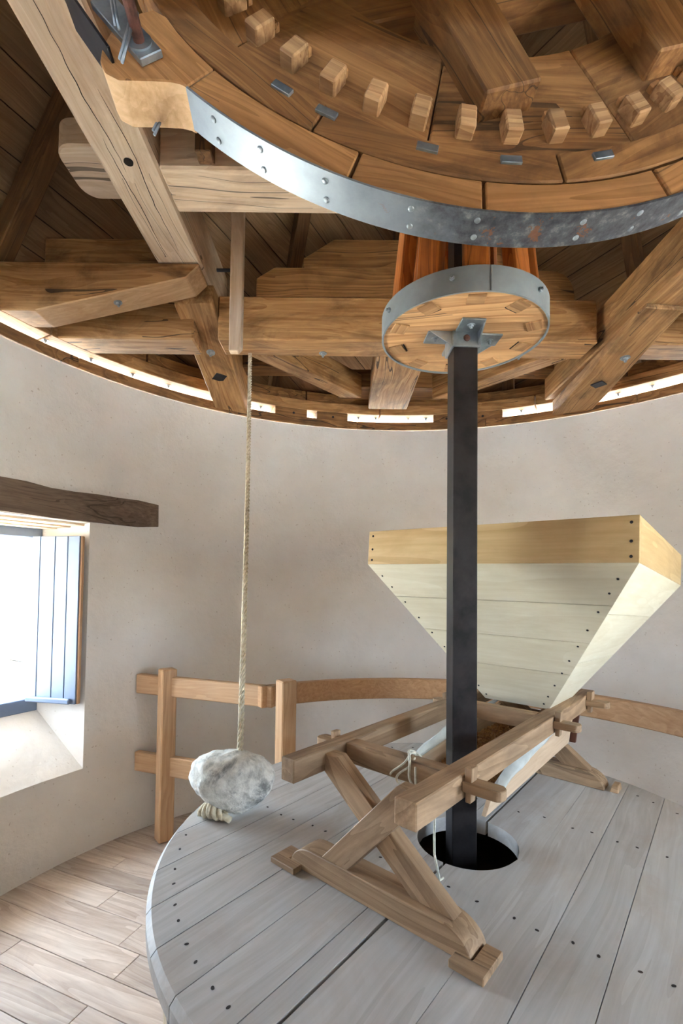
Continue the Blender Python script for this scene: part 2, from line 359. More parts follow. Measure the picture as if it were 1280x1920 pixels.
def wall():
    bm = bmesh.new(); N = 128
    azs = sorted(set([-PI + 2 * PI * i / N for i in range(N)] + [a for w in WINS for a in (w.a0, w.a1)]))
    cut = []
    for a in azs:
        if not cut or a - cut[-1] > R(.9) or any(abs(a - b) < 1e-6 for w in WINS for b in (w.a0, w.a1)):
            if cut and a - cut[-1] < R(.9) and not any(abs(cut[-1] - b) < 1e-6 for w in WINS for b in (w.a0, w.a1)): cut[-1] = a
            else: cut.append(a)
    azs = cut
    zz = sorted(set([0., ZT] + [z for w in WINS for z in (w.zs, w.zl)] + [-.1, 1.2, 2.4]))
    def ring(rad, skip):
        V = {}
        def vert(i, j, jit):
            i %= len(azs)
            if (i, j) not in V:
                r = rad
                if jit: r += .010 * mnoise.noise(Vector((azs[i] * 3.1, zz[j] * 1.7, 4.)))
                V[i, j] = bm.verts.new(pol(azs[i], r, zz[j] - (.2 if (not jit and j == len(zz) - 1) else 0)))
            return V[i, j]
        for i in range(len(azs)):
            am = azs[i] + .5 * ((azs[(i + 1) % len(azs)] - azs[i]) % (2 * PI)); am = (am + PI) % (2 * PI) - PI
            for j in range(len(zz) - 1):
                zm = (zz[j] + zz[j + 1]) / 2
                if any(w.a0 < am < w.a1 and w.zs < zm < w.zl for w in WINS): continue
                bm.faces.new([vert(i, j, skip), vert(i + 1, j, skip), vert(i + 1, j + 1, skip), vert(i, j + 1, skip)])
        return V
    Vi = ring(RW, True); Vo = ring(2.86, False)
    nA = len(azs); jt = len(zz) - 1
    for i in range(nA): bm.faces.new([Vi[i, jt], Vi[(i + 1) % nA, jt], Vo[(i + 1) % nA, jt], Vo[i, jt]])
    # plastered reveals, splayed from the inner face to the frame
    for w in WINS:
        idx = [i for i, a in enumerate(azs) if w.a0 - 1e-6 <= a <= w.a1 + 1e-6]; js, jl = zz.index(w.zs), zz.index(w.zl)
        tv = lambda v: v.co.dot(w.t)
        lo, hi = (idx[0], idx[-1]) if tv(Vi[idx[0], js]) < tv(Vi[idx[-1], js]) else (idx[-1], idx[0])
        F = {(s, z): bm.verts.new(w.p(w.D, w.fl if s == 'l' else w.fr, w.fb if z == 'b' else w.ft)) for s in 'lr' for z in 'bt'}
        G = {(s, z): bm.verts.new(w.p(w.D + .34, (w.fl if s == 'l' else w.fr) + (-.0 if s == 'l' else .0), w.fb - .04 if z == 'b' else w.ft)) for s in 'lr' for z in 'bt'}
        for s, i in (('l', lo), ('r', hi)):
            col = [Vi[i, j] for j in range(js, jl + 1)]
            bm.faces.new(col + [F[s, 't'], F[s, 'b']])
            bm.faces.new([F[s, 't'], F[s, 'b'], G[s, 'b'], G[s, 't']])
        order = idx if lo == idx[0] else idx[::-1]
        bm.faces.new([Vi[i, js] for i in order] + [F['r', 'b'], F['l', 'b']])
        bm.faces.new([Vi[i, jl] for i in order] + [F['r', 't'], F['l', 't']])
        bm.faces.new([F['l', 'b'], F['r', 'b'], G['r', 'b'], G['l', 'b']]); bm.faces.new([F['l', 't'], F['r', 't'], G['r', 't'], G['l', 't']])
        Vq = {k: v for k, v in Vo.items()}
        # outer mouth: join the straight stone reveal to the outer face
        co = [Vo[i, js] for i in order]; ct = [Vo[i, jl] for i in order]
        bm.faces.new(co + [G['r', 'b'], G['l', 'b']]); bm.faces.new(ct + [G['r', 't'], G['l', 't']])
        for s, i in (('l', lo), ('r', hi)): bm.faces.new([Vo[i, j] for j in range(js, jl + 1)] + [G[s, 't'], G[s, 'b']])
    bmesh.ops.triangulate(bm, faces=[f for f in bm.faces if len(f.verts) > 4])
    o = mobj('wall_round', bm, 'plaster', smooth=True)
    bv = o.modifiers.new('soft_arris', 'BEVEL'); bv.width = .022; bv.segments = 3; bv.limit_method = 'ANGLE'; bv.angle_limit = R(35); bv.harden_normals = True
    return tag(o, 'curved lime-plastered wall around the whole room', None, None, 'structure')
wallo = wall()
for w in WINS: portal(w.p(2.56, (w.fl + w.fr) / 2, (w.fb + w.ft) / 2), w.az, w.fr - w.fl, w.ft - w.fb)

def window(w, name, label, with_stones):
    T = thing(name, w.p(w.D, (w.fl + w.fr) / 2, w.fb), label, None, None, 'structure')
    fw, fd_ = .055, .06
    def bar(t0, t1, z0, z1, nm='window_frame'):
        Mx = Matrix(((w.t.x, w.n.x, 0, 0), (w.t.y, w.n.y, 0, 0), (0, 0, 1, 0), (0, 0, 0, 1))); Mx.translation = w.p(w.D + fd_ / 2, (t0 + t1) / 2, (z0 + z1) / 2)
        return mobj(nm, box_bm(t1 - t0, fd_, z1 - z0, .004), 'frame_paint', Mx, T)
    bar(w.fl, w.fr, w.fb, w.fb + .075, 'bottom_rail'); bar(w.fl, w.fr, w.ft - fw, w.ft, 'top_rail')
    bar(w.fl, w.fl + fw, w.fb + .075, w.ft - fw, 'stile'); bar(w.fr - fw, w.fr, w.fb + .075, w.ft - fw, 'stile')
    tm_ = (w.fl + w.fr) / 2; bar(tm_ - .02, tm_ + .02, w.fb + .075, w.ft - fw, 'mullion')
    for t0, t1 in ((w.fl + fw, tm_ - .02), (tm_ + .02, w.fr - fw)):
        Mx = Matrix(((w.t.x, w.n.x, 0, 0), (w.t.y, w.n.y, 0, 0), (0, 0, 1, 0), (0, 0, 0, 1))); Mx.translation = w.p(w.D + .035, (t0 + t1) / 2, (w.fb + .075 + w.ft - fw) / 2)
        mobj('pane', box_bm(t1 - t0, .004, w.ft - fw - w.fb - .075, 0), 'glass', Mx, T)
    if with_stones:
        z = w.fb - .03; k = 0
        for hgt in (.3, .42, .33):
            for s in (w.fr, w.fl):
                sg = 1 if s == w.fr else -1; th = .055 if (k % 2 == 0) else .04
                Mx = Matrix(((w.t.x, w.n.x, 0, 0), (w.t.y, w.n.y, 0, 0), (0, 0, 1, 0), (0, 0, 0, 1))); Mx.translation = w.p(w.D + .06 + .14, s - sg * th / 2, z + hgt / 2)
                mobj('stone_block', box_bm(th, .275, hgt - .008, .012, 2), 'granite', Mx, T)
            z += hgt; k += 1
    return T
window(WA, 'window_1', 'grey-blue framed window set deep in the plastered wall', True)
window(WB, 'window_2', 'large window on the near side of the room', False)

# lintel over the left window, following the wall, and the boards above the reveal
ln = thing('trim_1', pol(R(-68), RW, 1.87), 'dark weathered oak lintel let into the plaster above the window', None, None, 'structure')
bm = bmesh.new(); rows = []; NA = 16; a0, a1 = R(-45.3), R(-99)
for i in range(NA + 1):
    a = a0 + (a1 - a0) * i / NA; j = lambda s: .006 * mnoise.noise(Vector((a * 9, s, 2.)))
    taper = .0 if i else .012
    rows.append([bm.verts.new(pol(a, r, z)) for r, z in ((RW - .022 + j(1), 1.868 + j(2) + taper), (RW + .22, 1.868 + taper), (RW + .22, 2.03 - taper), (RW - .016 + j(3), 2.032 + j(4) * 2 - taper))])
for i in range(NA):
    for k in range(4): bm.faces.new((rows[i][k], rows[i][(k + 1) % 4], rows[i + 1][(k + 1) % 4], rows[i + 1][k]))
bm.faces.new(rows[0]); bm.faces.new(rows[-1])
Mx = frame(pol(R(-68), RW, 1.95), Vector((math.cos(R(-68)), -math.sin(R(-68)), 0)))
bmesh.ops.transform(bm, matrix=Mx.inverted(), verts=bm.verts); mobj('lintel_timber', bm, 'lintel', Mx, ln, smooth=40)
for k in range(3):
    c = WA.p(2.225 + .09 * k + .045, (WA.tl + WA.tr) / 2, 1.858 - .008 * k)
    mobj('soffit_board', box_bm(1.19, .088, .02, .002), 'oak_pale', frame(c, WA.t), ln)

# shutter, folded inwards against the right jamb
hg = WA.p(2.492, .0, 0); fe = WA.p(2.195, .103, 0); sd = (fe - hg); sl = sd.length; sd.normalize(); sn = Vector((sd.y, -sd.x, 0))
if sn.dot(Vector((-.38, -1.517, 0)) - hg) < 0: sn = -sn
sh = thing('window_shutter', (hg.x, hg.y, .84), 'pale grey-blue boarded shutter swung open beside the window', 'shutter')
z0, z1 = .845, 1.785; x = 0.
for wd in (.058, .098, .082, sl - .238):
    c = hg + sd * (x + wd / 2); mobj('shutter_board', box_bm(z1 - z0, .02, wd - .003, .0025), 'shutter', frame((c.x, c.y, (z0 + z1) / 2), (0, 0, 1), sd), sh); x += wd
c = hg + sd * (sl - .11) + sn * .022; c = hg + sd * (sl * .5 - .01) + sn * .02
mobj('bottom_drip_bar', box_bm(sl - .03, .026, .03, .006), 'shutter', frame((c.x, c.y, .862), sd), sh)
c = hg + sd * (sl * .5) - sn * .018
mobj('back_batten', box_bm(z1 - z0, .02, .03, .002), 'rail', frame((*(hg + sd * (sl - .006) - sn * .008).xy, (z0 + z1) / 2), (0, 0, 1), sd), sh)
for z in (1.05, 1.6): mobj('back_ledge', box_bm(sl - .06, .018, .08, .002), 'rail', frame((c.x, c.y, z), sd), sh)

# a bush beyond the window
bu = thing('distant_bush', (-30, 16.4, -4), 'small green bush far outside the window', 'bush')
mobj('trunk', tube_bm([(0, 0, 0), (.1, 0, 2.2)], .18, 7), 'rafter', Matrix.Translation((-30, 16.4, -4)), bu)
bm = bmesh.new(); rb = random.Random(4)
for k in range(260):
    d = Vector((rb.gauss(0, 1), rb.gauss(0, 1), rb.gauss(0, .8))).normalized() * rb.uniform(.6, 1.5); s = rb.uniform(.12, .28)
    bmesh.ops.create_icosphere(bm, subdivisions=1, radius=s, matrix=Matrix.Translation(d + Vector((0, 0, 3.6))))
mobj('foliage', bm, 'leaf', Matrix.Translation((-30, 16.4, -4)), bu)

# ------------------------------------------------------------------ wall plate, curb ring, roof
IDM = Matrix.Identity(4)
wp = thing('trim_2', (0, 0, ZT), 'dark fixed timber ring lying on top of the plastered wall', None, None, 'structure')
N = 14
for k in range(N):
    a = 2 * PI * k / N + .1
    mobj('plate_segment', arc_bm(RW - .012, 2.40, 2 * PI / N - .0003, ZT + .002, 2.787, 6, .004), 'oak_ring', arc_frame(IDM, a, (RW - .012 + 2.40) / 2), wp)
cr = thing('curb_ring', (0, 0, 2.85), 'segmented oak curb ring that carries the turning cap above the wall', 'curb ring')
N = 12
for k in range(N):
    a = 2 * PI * (k + .42) / N
    mobj('ring_segment', arc_bm(RW, 2.42, 2 * PI / N - .004, 2.85, 2.925, 8, .004), 'oak', arc_frame(IDM, a, (RW + 2.42) / 2), cr)
    mobj('upper_segment', arc_bm(RW + .02, 2.46, 2 * PI / N - .004, 2.926, 3.0, 8, .004), 'oak_ring', arc_frame(IDM, a + PI / N, (RW + .02 + 2.46) / 2), cr)
for a in (-62, -55.5, -49, -43, -26, -6.5, -3, 3.5, 7, 25, 41, 46): bolt(cr, pol(R(a), 2.285, 2.85), (0, 0, -1), .011)
def skid(a0, a1): mobj('skid_block', arc_bm(RW + .005, 2.34, R(a1 - a0), 2.789, 2.849, 4, .003), 'oak_ring', arc_frame(IDM, R((a0 + a1) / 2), (RW + .005 + 2.34) / 2), cr)
for a0, a1 in ((-23.7, -17.3), (-15.3, -9.0), (8.4, 21.7), (60, 70), (100, 112), (150, 165), (190, 205), (235, 248), (268, 282)): skid(a0, a1)
for a in (-20, -12, 11, 18): rivet(cr, pol(R(a), RW + .004, 2.815), pol(R(a), -1), .009, 'iron', 'nail_head')

roof = thing('ceiling', (0, 0, 2.9), 'boarded conical roof of the cap with dark rafters', None, None, 'structure')
RB, ZB, SL = 2.62, 2.97, 1.30; NF = 16
APX = ZB + RB * SL
bm = bmesh.new(); bmesh.ops.create_cone(bm, cap_ends=False, segments=48, radius1=RB + .10, radius2=.05, depth=APX - ZB + .15, matrix=Matrix.Translation((0, 0, (APX + ZB) / 2 + .10)))
mobj('roof_covering', bm, 'dark', None, roof)
bm = arc_bm(2.44, 2.70, PI * .5, 3.001, 3.02, 12)
me = None
for k in range(4):
    if me is None: o = mobj('soffit_board', bm, 'rafter', arc_frame(IDM, 0, 2.6), roof); me = o.data
    else: mobj('soffit_board', me, None, arc_frame(IDM, k * PI / 2, 2.6), roof)
def clip(poly, a, b, c):   # keep a*x+b*y<=c
    out = []
    for i in range(len(poly)):
        p, q = poly[i], poly[(i + 1) % len(poly)]; dp, dq = a * p[0] + b * p[1] - c, a * q[0] + b * q[1] - c
        if dp <= 0: out.append(p)
        if dp * dq < 0: s = dp / (dp - dq); out.append((p[0] + (q[0] - p[0]) * s, p[1] + (q[1] - p[1]) * s))
    return out
SLEN = math.hypot(RB, APX - ZB)
for k in range(NF):
    a = 2 * PI * (k + .5) / NF; am = (a + PI) % (2 * PI) - PI
    hw = RB * math.tan(PI / NF); rb_ = RB
    nin = Vector((-math.sin(a) * (APX - ZB) / SLEN, -math.cos(a) * (APX - ZB) / SLEN, -RB / SLEN))   # inwards
    tx = Vector((math.cos(a), -math.sin(a), 0)); ty = Vector((-math.sin(a) * RB / SLEN, -math.cos(a) * RB / SLEN, (APX - ZB) / SLEN))
    base = pol(a, RB, ZB)
    tri = [(-hw, 0), (hw, 0), (.03, SLEN * .985), (-.03, SLEN * .985)]
    phi = R((math.degrees(am) + 67) * .75) if am < 0 else -R((67 - math.degrees(am)) * .5)      # boards run level at the sides and drop towards the middle
    dx, dy = math.cos(phi), -math.sin(phi); nx, ny = -dy, dx
    c0 = min(x * nx + y * ny for x, y in tri); c1 = max(x * nx + y * ny for x, y in tri); bw = .165
    s = c0
    while s < c1:
        poly = clip(clip(tri, -nx, -ny, -(s + .003)), nx, ny, s + bw - .003); s += bw
        if len(poly) < 3: continue
        cx = sum(p[0] for p in poly) / len(poly); cy = sum(p[1] for p in poly) / len(poly)
        ar = abs(sum(poly[i][0] * poly[(i + 1) % len(poly)][1] - poly[(i + 1) % len(poly)][0] * poly[i][1] for i in range(len(poly)))) / 2
        if ar < .002: continue
        pl = [((p[0] - cx) * dx + (p[1] - cy) * dy, (p[0] - cx) * nx + (p[1] - cy) * ny) for p in poly]
        X = tx * dx + ty * dy; Y = tx * nx + ty * ny; Z = X.cross(Y); o = base + tx * cx + ty * cy
        Mx = Matrix(((X.x, Y.x, Z.x, o.x), (X.y, Y.y, Z.y, o.y), (X.z, Y.z, Z.z, o.z), (0, 0, 0, 1)))
        mobj('roof_board', prism_bm(pl, -.01, .01), 'roof', Mx, roof)
    ar_ = 2 * PI * k / NF
    p0 = pol(ar_, RB - .10, ZB + .02); p1 = pol(ar_, .12, APX - .22); nn = Vector((-math.sin(ar_) * (APX - ZB) / SLEN, -math.cos(ar_) * (APX - ZB) / SLEN, -RB / SLEN))
    beam('rafter', p0 + nn * .02, p1 + nn * .02, .085, .12, 'rafter', roof, .005, nn)

# ------------------------------------------------------------------ cap frame
cf = thing('cap_frame', (0, 0, 2.85), 'heavy bolted oak beam frame of the cap crossing under the roof', 'timber frame')
def part(o, label): o['label'] = label; return o
def prism_y(name, prof, x0, x1, y0, y1, mat, parent):
    # prof: outline in (x, z) world, extruded along y
    c = Vector((sum(p[0] for p in prof) / len(prof), (y0 + y1) / 2, sum(p[1] for p in prof) / len(prof)))
    Mx = Matrix(((1, 0, 0, c.x), (0, 0, -1, c.y), (0, 1, 0, c.z), (0, 0, 0, 1)))
    return mobj(name, prism_bm([(p[0] - c.x, p[1] - c.z) for p in prof], -(y1 - y0) / 2, (y1 - y0) / 2, .005), mat, Mx, parent)
part(abox('long_beam', -1.30, -1.085, -1.5, 1.32, 3.096, 3.36, 'oak_pale', cf, .01), 'massive pale cracked beam rising overhead past the brake band')
abox('long_beam', 1.20, 1.40, -1.5, .45, 3.096, 3.36, 'oak', cf, .01)
part(abox('cross_beam', -1.067, .996, 1.045, 1.232, 2.851, 3.094, 'oak', cf, .008), 'wide cross beam behind the lantern pinion')
part(abox('cross_beam', -1.97, -1.20, 1.045, 1.232, 2.851, 3.094, 'oak', cf, .008), 'left continuation of the wide cross beam')
part(abox('cross_beam', 1.192, 1.97, 1.045, 1.232, 2.851, 3.094, 'oak', cf, .008), 'right continuation of the wide cross beam')
abox('cross_beam', -2.0, 2.0, -1.15, -.97, 2.851, 3.094, 'oak', cf, .008)
part(abox('upper_beam', -1.98, -1.31, .98, 1.13, 3.097, 3.36, 'oak', cf, .008), 'upper beam lying on the left cross beam')
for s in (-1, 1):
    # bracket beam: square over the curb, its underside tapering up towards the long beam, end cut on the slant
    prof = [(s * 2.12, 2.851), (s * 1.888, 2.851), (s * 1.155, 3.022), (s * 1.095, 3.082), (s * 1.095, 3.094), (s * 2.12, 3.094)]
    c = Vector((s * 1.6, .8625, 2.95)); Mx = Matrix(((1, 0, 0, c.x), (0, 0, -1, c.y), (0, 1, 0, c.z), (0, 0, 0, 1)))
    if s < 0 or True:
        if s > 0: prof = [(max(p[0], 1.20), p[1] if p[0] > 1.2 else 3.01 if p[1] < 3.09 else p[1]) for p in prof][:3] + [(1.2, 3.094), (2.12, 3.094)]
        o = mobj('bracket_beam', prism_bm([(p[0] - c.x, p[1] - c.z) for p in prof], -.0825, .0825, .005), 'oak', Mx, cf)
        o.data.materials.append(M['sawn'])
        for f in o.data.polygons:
            if (Mx.to_3x3() @ f.normal).z < -.3 and abs(f.normal.x) > .1: f.material_index = 1  # light from below put into the colour of the slanted underside
        o['label'] = 'bracket beam on the %s with a tapering underside tinted pale as if lit from below' % ('left' if s < 0 else 'right')
    bolt(cf, (s * 1.52, .855, 2.937), (s * -.22, 0, -1), .013)
    hexa('diagonal_strut', [(s * .93, 1.234, 2.852), (s * .40, 1.86, 2.852), (s * .25, 1.86, 2.852), (s * .76, 1.234, 2.852), (s * .93, 1.234, 3.02), (s * .40, 1.86, 3.02), (s * .25, 1.86, 3.02), (s * .76, 1.234, 3.02)], 'oak', cf, .004)
v = [(-1.068, .952, 2.995), (-1.068, 1.89, 2.735), (-1.268, 1.78, 2.739), (-1.272, .952, 2.985), (-1.068, .952, 3.094), (-1.068, 1.89, 3.094), (-1.268, 1.78, 3.094), (-1.272, .952, 3.094)]
o = hexa('bearing_block', v, 'oak', cf, .004); o['label'] = 'wedge-shaped bearing timber on the left running down to the wall top'
v = [(.997, -.35, 2.852), (1.055, 1.87, 2.852), (1.24, 1.79, 2.852), (1.19, -.35, 2.852), (.997, -.35, 3.08), (1.055, 1.87, 3.08), (1.24, 1.79, 3.08), (1.19, -.35, 3.08)]
o = hexa('lower_long_beam', v, 'oak', cf, .008); o['label'] = 'lower longitudinal beam on the right of the frame'
v = [(1.012, .66, 2.828), (1.11, 1.865, 2.741), (1.325, 1.725, 2.741), (1.207, .68, 2.828), (1.012, .66, 2.8505), (1.11, 1.865, 2.8505), (1.325, 1.725, 2.8505), (1.207, .68, 2.8505)]
o = hexa('bearing_block', v, 'oak', cf, .004); o['label'] = 'wedge-shaped bearing timber on the right running down to the wall top'
for p, kind in (((-1.17, 1.29, 2.897), 0), ((-1.17, 1.50, 2.838), 1), ((1.17, 1.09, 2.797), 0), ((1.185, 1.39, 2.774), 1)):
    nr_ = Vector((0, -.27 if p[0] < 0 else -.07, -1)).normalized()
    if kind == 0: bolt(cf, p, nr_, .016)
    else: mobj('square_washer', box_bm(.07, .07, .006, .001), 'iron', frame(Vector(p) + nr_ * .003, (1, .8, 0), -nr_), cf)
abox('tail_beam', -.19, .10, 1.23, 2.08, 2.852, 3.03, 'oak', cf, .006, 1)
abox('end_block', -.42, .36, 1.86, 2.10, 2.932, 3.06, 'oak_ring', cf, .006, 0)
for s in (-1, 1): abox('end_block', s * .86 - .25, s * .86 + .25, 1.70, 1.86, 3.002, 3.10, 'oak_ring', cf, .006, 0)
def rc(x0, x1, z0, z1, cut0, cut1, n=6):
    pts = [(x0, z0), (x1, z0)]
    if cut1: pts += [(x1 - cut1 + cut1 * math.cos(i * PI / 2 / n), z1 - cut1 + cut1 * math.sin(i * PI / 2 / n)) for i in range(n + 1)]
    else: pts += [(x1, z1)]
    if cut0: pts += [(x0 + cut0, z1), (x0, z1 - cut0 * .65)]
    else: pts += [(x0, z1)]
    return pts
part(prism_y('bolster', rc(-.865, .88, 3.096, 3.266, .10, .13), 0, 0, 1.06, 1.22, 'oak_ring', cf), 'long bolster with shaped ends on the cross beam')
part(prism_y('bolster', rc(-.61, .62, 3.268, 3.43, .17, .17), 0, 0, 1.065, 1.215, 'oak_ring', cf), 'short upper bolster with cut corners')
abox('packing_shim', -.52, -.28, 1.047, 1.2, 3.0945, 3.1, 'oak_pale', cf, .001) if False else None
part(abox('tie_beam', -1.084, 1.084, .234, .457, 3.092, 3.34, 'oak_pale', cf, .008), 'pale tie beam crossing above the pinion')
for s in (-1, 1):
    prof = []
    y0_, y1_ = .206, .463
    xs = s * 1.475; xi = s * 1.301
    r_ = .07; pts = []
    for cx_, cy_, st in ((xs - s * r_, y0_ + r_, 0), (xs - s * r_, y1_ - r_, 1)):
        for i in range(7):
            th = (-PI / 2 + i * PI / 12) if st == 0 else (i * PI / 12)
            pts.append((cx_ + s * r_ * math.cos(th), cy_ + r_ * math.sin(th)))
    pts += [(xi, y1_), (xi, y0_)]
    c = Vector((xi, .33, 3.15)); bmx = prism_bm([(p[0] - c.x, p[1] - c.y) for p in pts], 0, .11, .006)
    part(mobj('tenon_end', bmx, 'oak_pale', Matrix.Translation(c), cf), 'rounded stained end of the tie beam poking past the long beam')
abox('dark_post', -.93, -.87, .17, .232, 3.1, 3.75, 'rafter', cf, .004)
abox('dark_block', -.87, -.35, .06, .2, 3.18, 3.5, 'rafter', cf, .006)
for x, y in ((-.50, 1.19), (.62, 1.19)): bolt(cf, (x, y, 2.851), (0, 0, -1), .014)
mobj('bored_hole', cyl_bm(.017, .004, 18), 'hole', zframe((-1.187, .214, 3.0955), (0, 0, -1)), cf)

for x0_, y0_, y1_, sd_ in ((-1.225, -.32, .26, 1.), (-1.165, -.05, .70, 5.), (-1.235, .12, .74, 9.), (-1.13, -.9, -.2, 12.)):
    bm = bmesh.new(); L_ = []; R__ = []
    for i in range(31):
        f = i / 30; y = y0_ + (y1_ - y0_) * f; x = x0_ + .022 * mnoise.noise(Vector((y * 3., sd_, 0))) + .004 * mnoise.noise(Vector((y * 22., sd_, 3))); w_ = .0021 * math.sin(PI * min(1, f * 1.02)) ** .5 * (.6 + .4 * mnoise.noise(Vector((y * 9, sd_, 6)))) + .0003
        L_.append(bm.verts.new((x - w_, y, 3.0952))); R__.append(bm.verts.new((x + w_, y, 3.0952)))
    for i in range(30): bm.faces.new((L_[i], R__[i], R__[i + 1], L_[i + 1]))
    mobj('drying_crack', bm, 'hole', None, cf)

hb = thing('hanging_board', (-.895, .75, 2.64), 'slim planed wooden batten hanging beside the left long beam', 'batten')
prof = [(-.03, .02), (-.012, 0), (.03, 0), (.03, .95), (-.03, .95)]
mobj('batten', prism_bm([(p[1], p[0]) for p in prof], -.02, .02, .003), 'oak_pale', frame((-.898, .75, 2.638), (0, 0, 1), (0, -1, 0)), hb)
mobj('hanger_pin', tube_bm([(-.997, .75, 3.04), (-.90, .75, 3.04)], .008, 8), 'iron', None, hb)

# ------------------------------------------------------------------ brake wheel, brake band (disc frame: u right, v up, n = axis away from the sails)
wc = Vector((-.037, -.3, 3.398)); wn = Vector((-.0728, .9822, -.1721)).normalized(); wu = wn.cross(Vector((0, 0, 1))).normalized(); wv = wu.cross(wn)
WB_ = Matrix(((wu.x, wv.x, wn.x * 1, wc.x), (wu.y, wv.y, wn.y, wc.y), (wu.z, wv.z, wn.z, wc.z), (0, 0, 0, 1)))
# local x = u, local y = v, local z = n (left-handed check)
if WB_.to_3x3().determinant() < 0:
    WB_ = Matrix(((-wu.x, wv.x, wn.x, wc.x), (-wu.y, wv.y, wn.y, wc.y), (-wu.z, wv.z, wn.z, wc.z), (0, 0, 0, 1))); SGN = -1
else: SGN = 1
def wfr(deg, rm):   # deg counter-clockwise from +u as seen by the camera
    th = R(deg); az = math.atan2(SGN * math.cos(th), math.sin(th)); return arc_frame(WB_, az, rm)
def wpt(deg, r, off): th = R(deg); return wc + wu * (r * math.cos(th)) + wv * (r * math.sin(th)) + wn * off
BR0, BR1, BW = .962, 1.043, .081
bb = thing('brake_band', wpt(270, 1.05, .04), 'segmented wooden brake band with a riveted steel strap around the wheel', 'brake')
joints = [227.0, 250.4, 267.3, 292.3, 312, 334, 356]
for a, b_ in zip(joints[:-1], joints[1:]):
    mobj('brake_block', arc_bm(BR0, BR1, R(b_ - a - .45), 0, BW, 10, .003), 'brake', wfr((a + b_) / 2, (BR0 + BR1) / 2), bb)
# shaped end block with an S-curved outer edge
pts = []
outer = [(227.0, 1.043), (226.2, 1.046), (225.2, 1.058), (223.8, 1.086), (222.6, 1.115), (221.4, 1.146), (219.8, 1.158), (218.2, 1.150), (216.4, 1.122), (215.0, 1.085), (214.2, 1.04), (213.9, 1.0), (214.2, .968)]
inner = [(216, .953), (219, .957), (223, .960), (227.0, .962)]
mid = wfr(221, 1.05); inv = mid.inverted()
poly = [inv @ wpt(d, r, 0) for d, r in outer + inner]
eb = part(mobj('end_block', prism_bm([(p.x, p.y) for p in poly], 0, .10, .003), 'brake', mid, bb, smooth=25), 'rounded end block of the brake with a pale S-shaped sawn edge')
eb.data.materials.append(M['sawn'])
for f in eb.data.polygons: f.material_index = 1 if abs(f.normal.z) < .5 else 0
st = bmesh.new(); rows = []; n = 90
for i in range(n + 1):
    d = 227.2 + (356 - 227.2) * i / n
    rows.append([st.verts.new(wpt(d, r, o)) for r, o in ((1.0435, -.003), (1.049, -.003), (1.049, BW + .003), (1.0435, BW + .003))])
for i in range(n):
    for k in range(4): st.faces.new((rows[i][k], rows[i][(k + 1) % 4], rows[i + 1][(k + 1) % 4], rows[i + 1][k]))
st.faces.new(rows[0]); st.faces.new(rows[-1])
so = wpt(270, 1.046, .04); bmesh.ops.transform(st, matrix=Matrix.Translation(-so), verts=st.verts)
part(mobj('steel_strap', st, 'strap', Matrix.Translation(so), bb, smooth=30), 'steel strap, bright at its end and rust-stained lower down')
for d in (231.5, 238.6, 247.5, 258.5, 266.8, 280.5, 288.5, 296.5, 306, 316, 328, 342):
    for o in (.02, .062):
        dd = d + (o - .02) * 8; rivet(bb, wpt(dd, 1.0495, o), wpt(dd, 1.2, 0) - wpt(dd, 1.0, 0), .0075)
# bolted steel anchor plate and pin of the band end
part(mobj('anchor_plate', box_bm(.20, .056, .016, .002), 'steel', frame(wpt(216.4, 1.056, -.009), wpt(212, 1.058, 0) - wpt(221, 1.054, 0), -wn), bb), 'galvanised anchor plate')
mobj('side_plate', box_bm(.24, .006, .10, .001), 'iron', frame(wpt(213.2, 1.122, .02), wpt(209, 1.12, 0) - wpt(217, 1.12, 0), -wn), bb)
pc = wpt(219.6, 1.058, -.017)
mobj('ring_washer', cyl_bm(.027, .004, 24), 'steel', zframe(pc, -wn), bb)
part(mobj('anchor_pin', cyl_bm(.0125, .085, 18, 0, .003), 'rust', zframe(pc, -wn), bb), 'rusty round pin')
def cotter(p, e):
    p, e = Vector(p), Vector(e); d = (e - p); L = d.length; d.normalize(); s = d.cross(wn).normalized()
    bm_ = tube_bm([p + s * .003, e + s * .0035], .0034, 6); tube_bm([p - s * .003, e - d * .008 - s * .0035], .0034, 6, bm=bm_)
    tube_bm([p - d * .010 + (s * math.cos(t) + d * math.sin(t)) * .009 for t in [2 * PI * i / 12 for i in range(12)]], .0034, 6, True, bm_)
    return mobj('split_pin', bm_, 'steel', None, bb, smooth=True)
cotter(wpt(218.4, 1.05, -.045), wpt(222.6, 1.14, -.04))
cotter(wpt(214.4, 1.055, -.045), wpt(218.6, 1.092, -.04))
cotter(wpt(223.0, 1.085, .085), wpt(223.8, 1.125, .095))

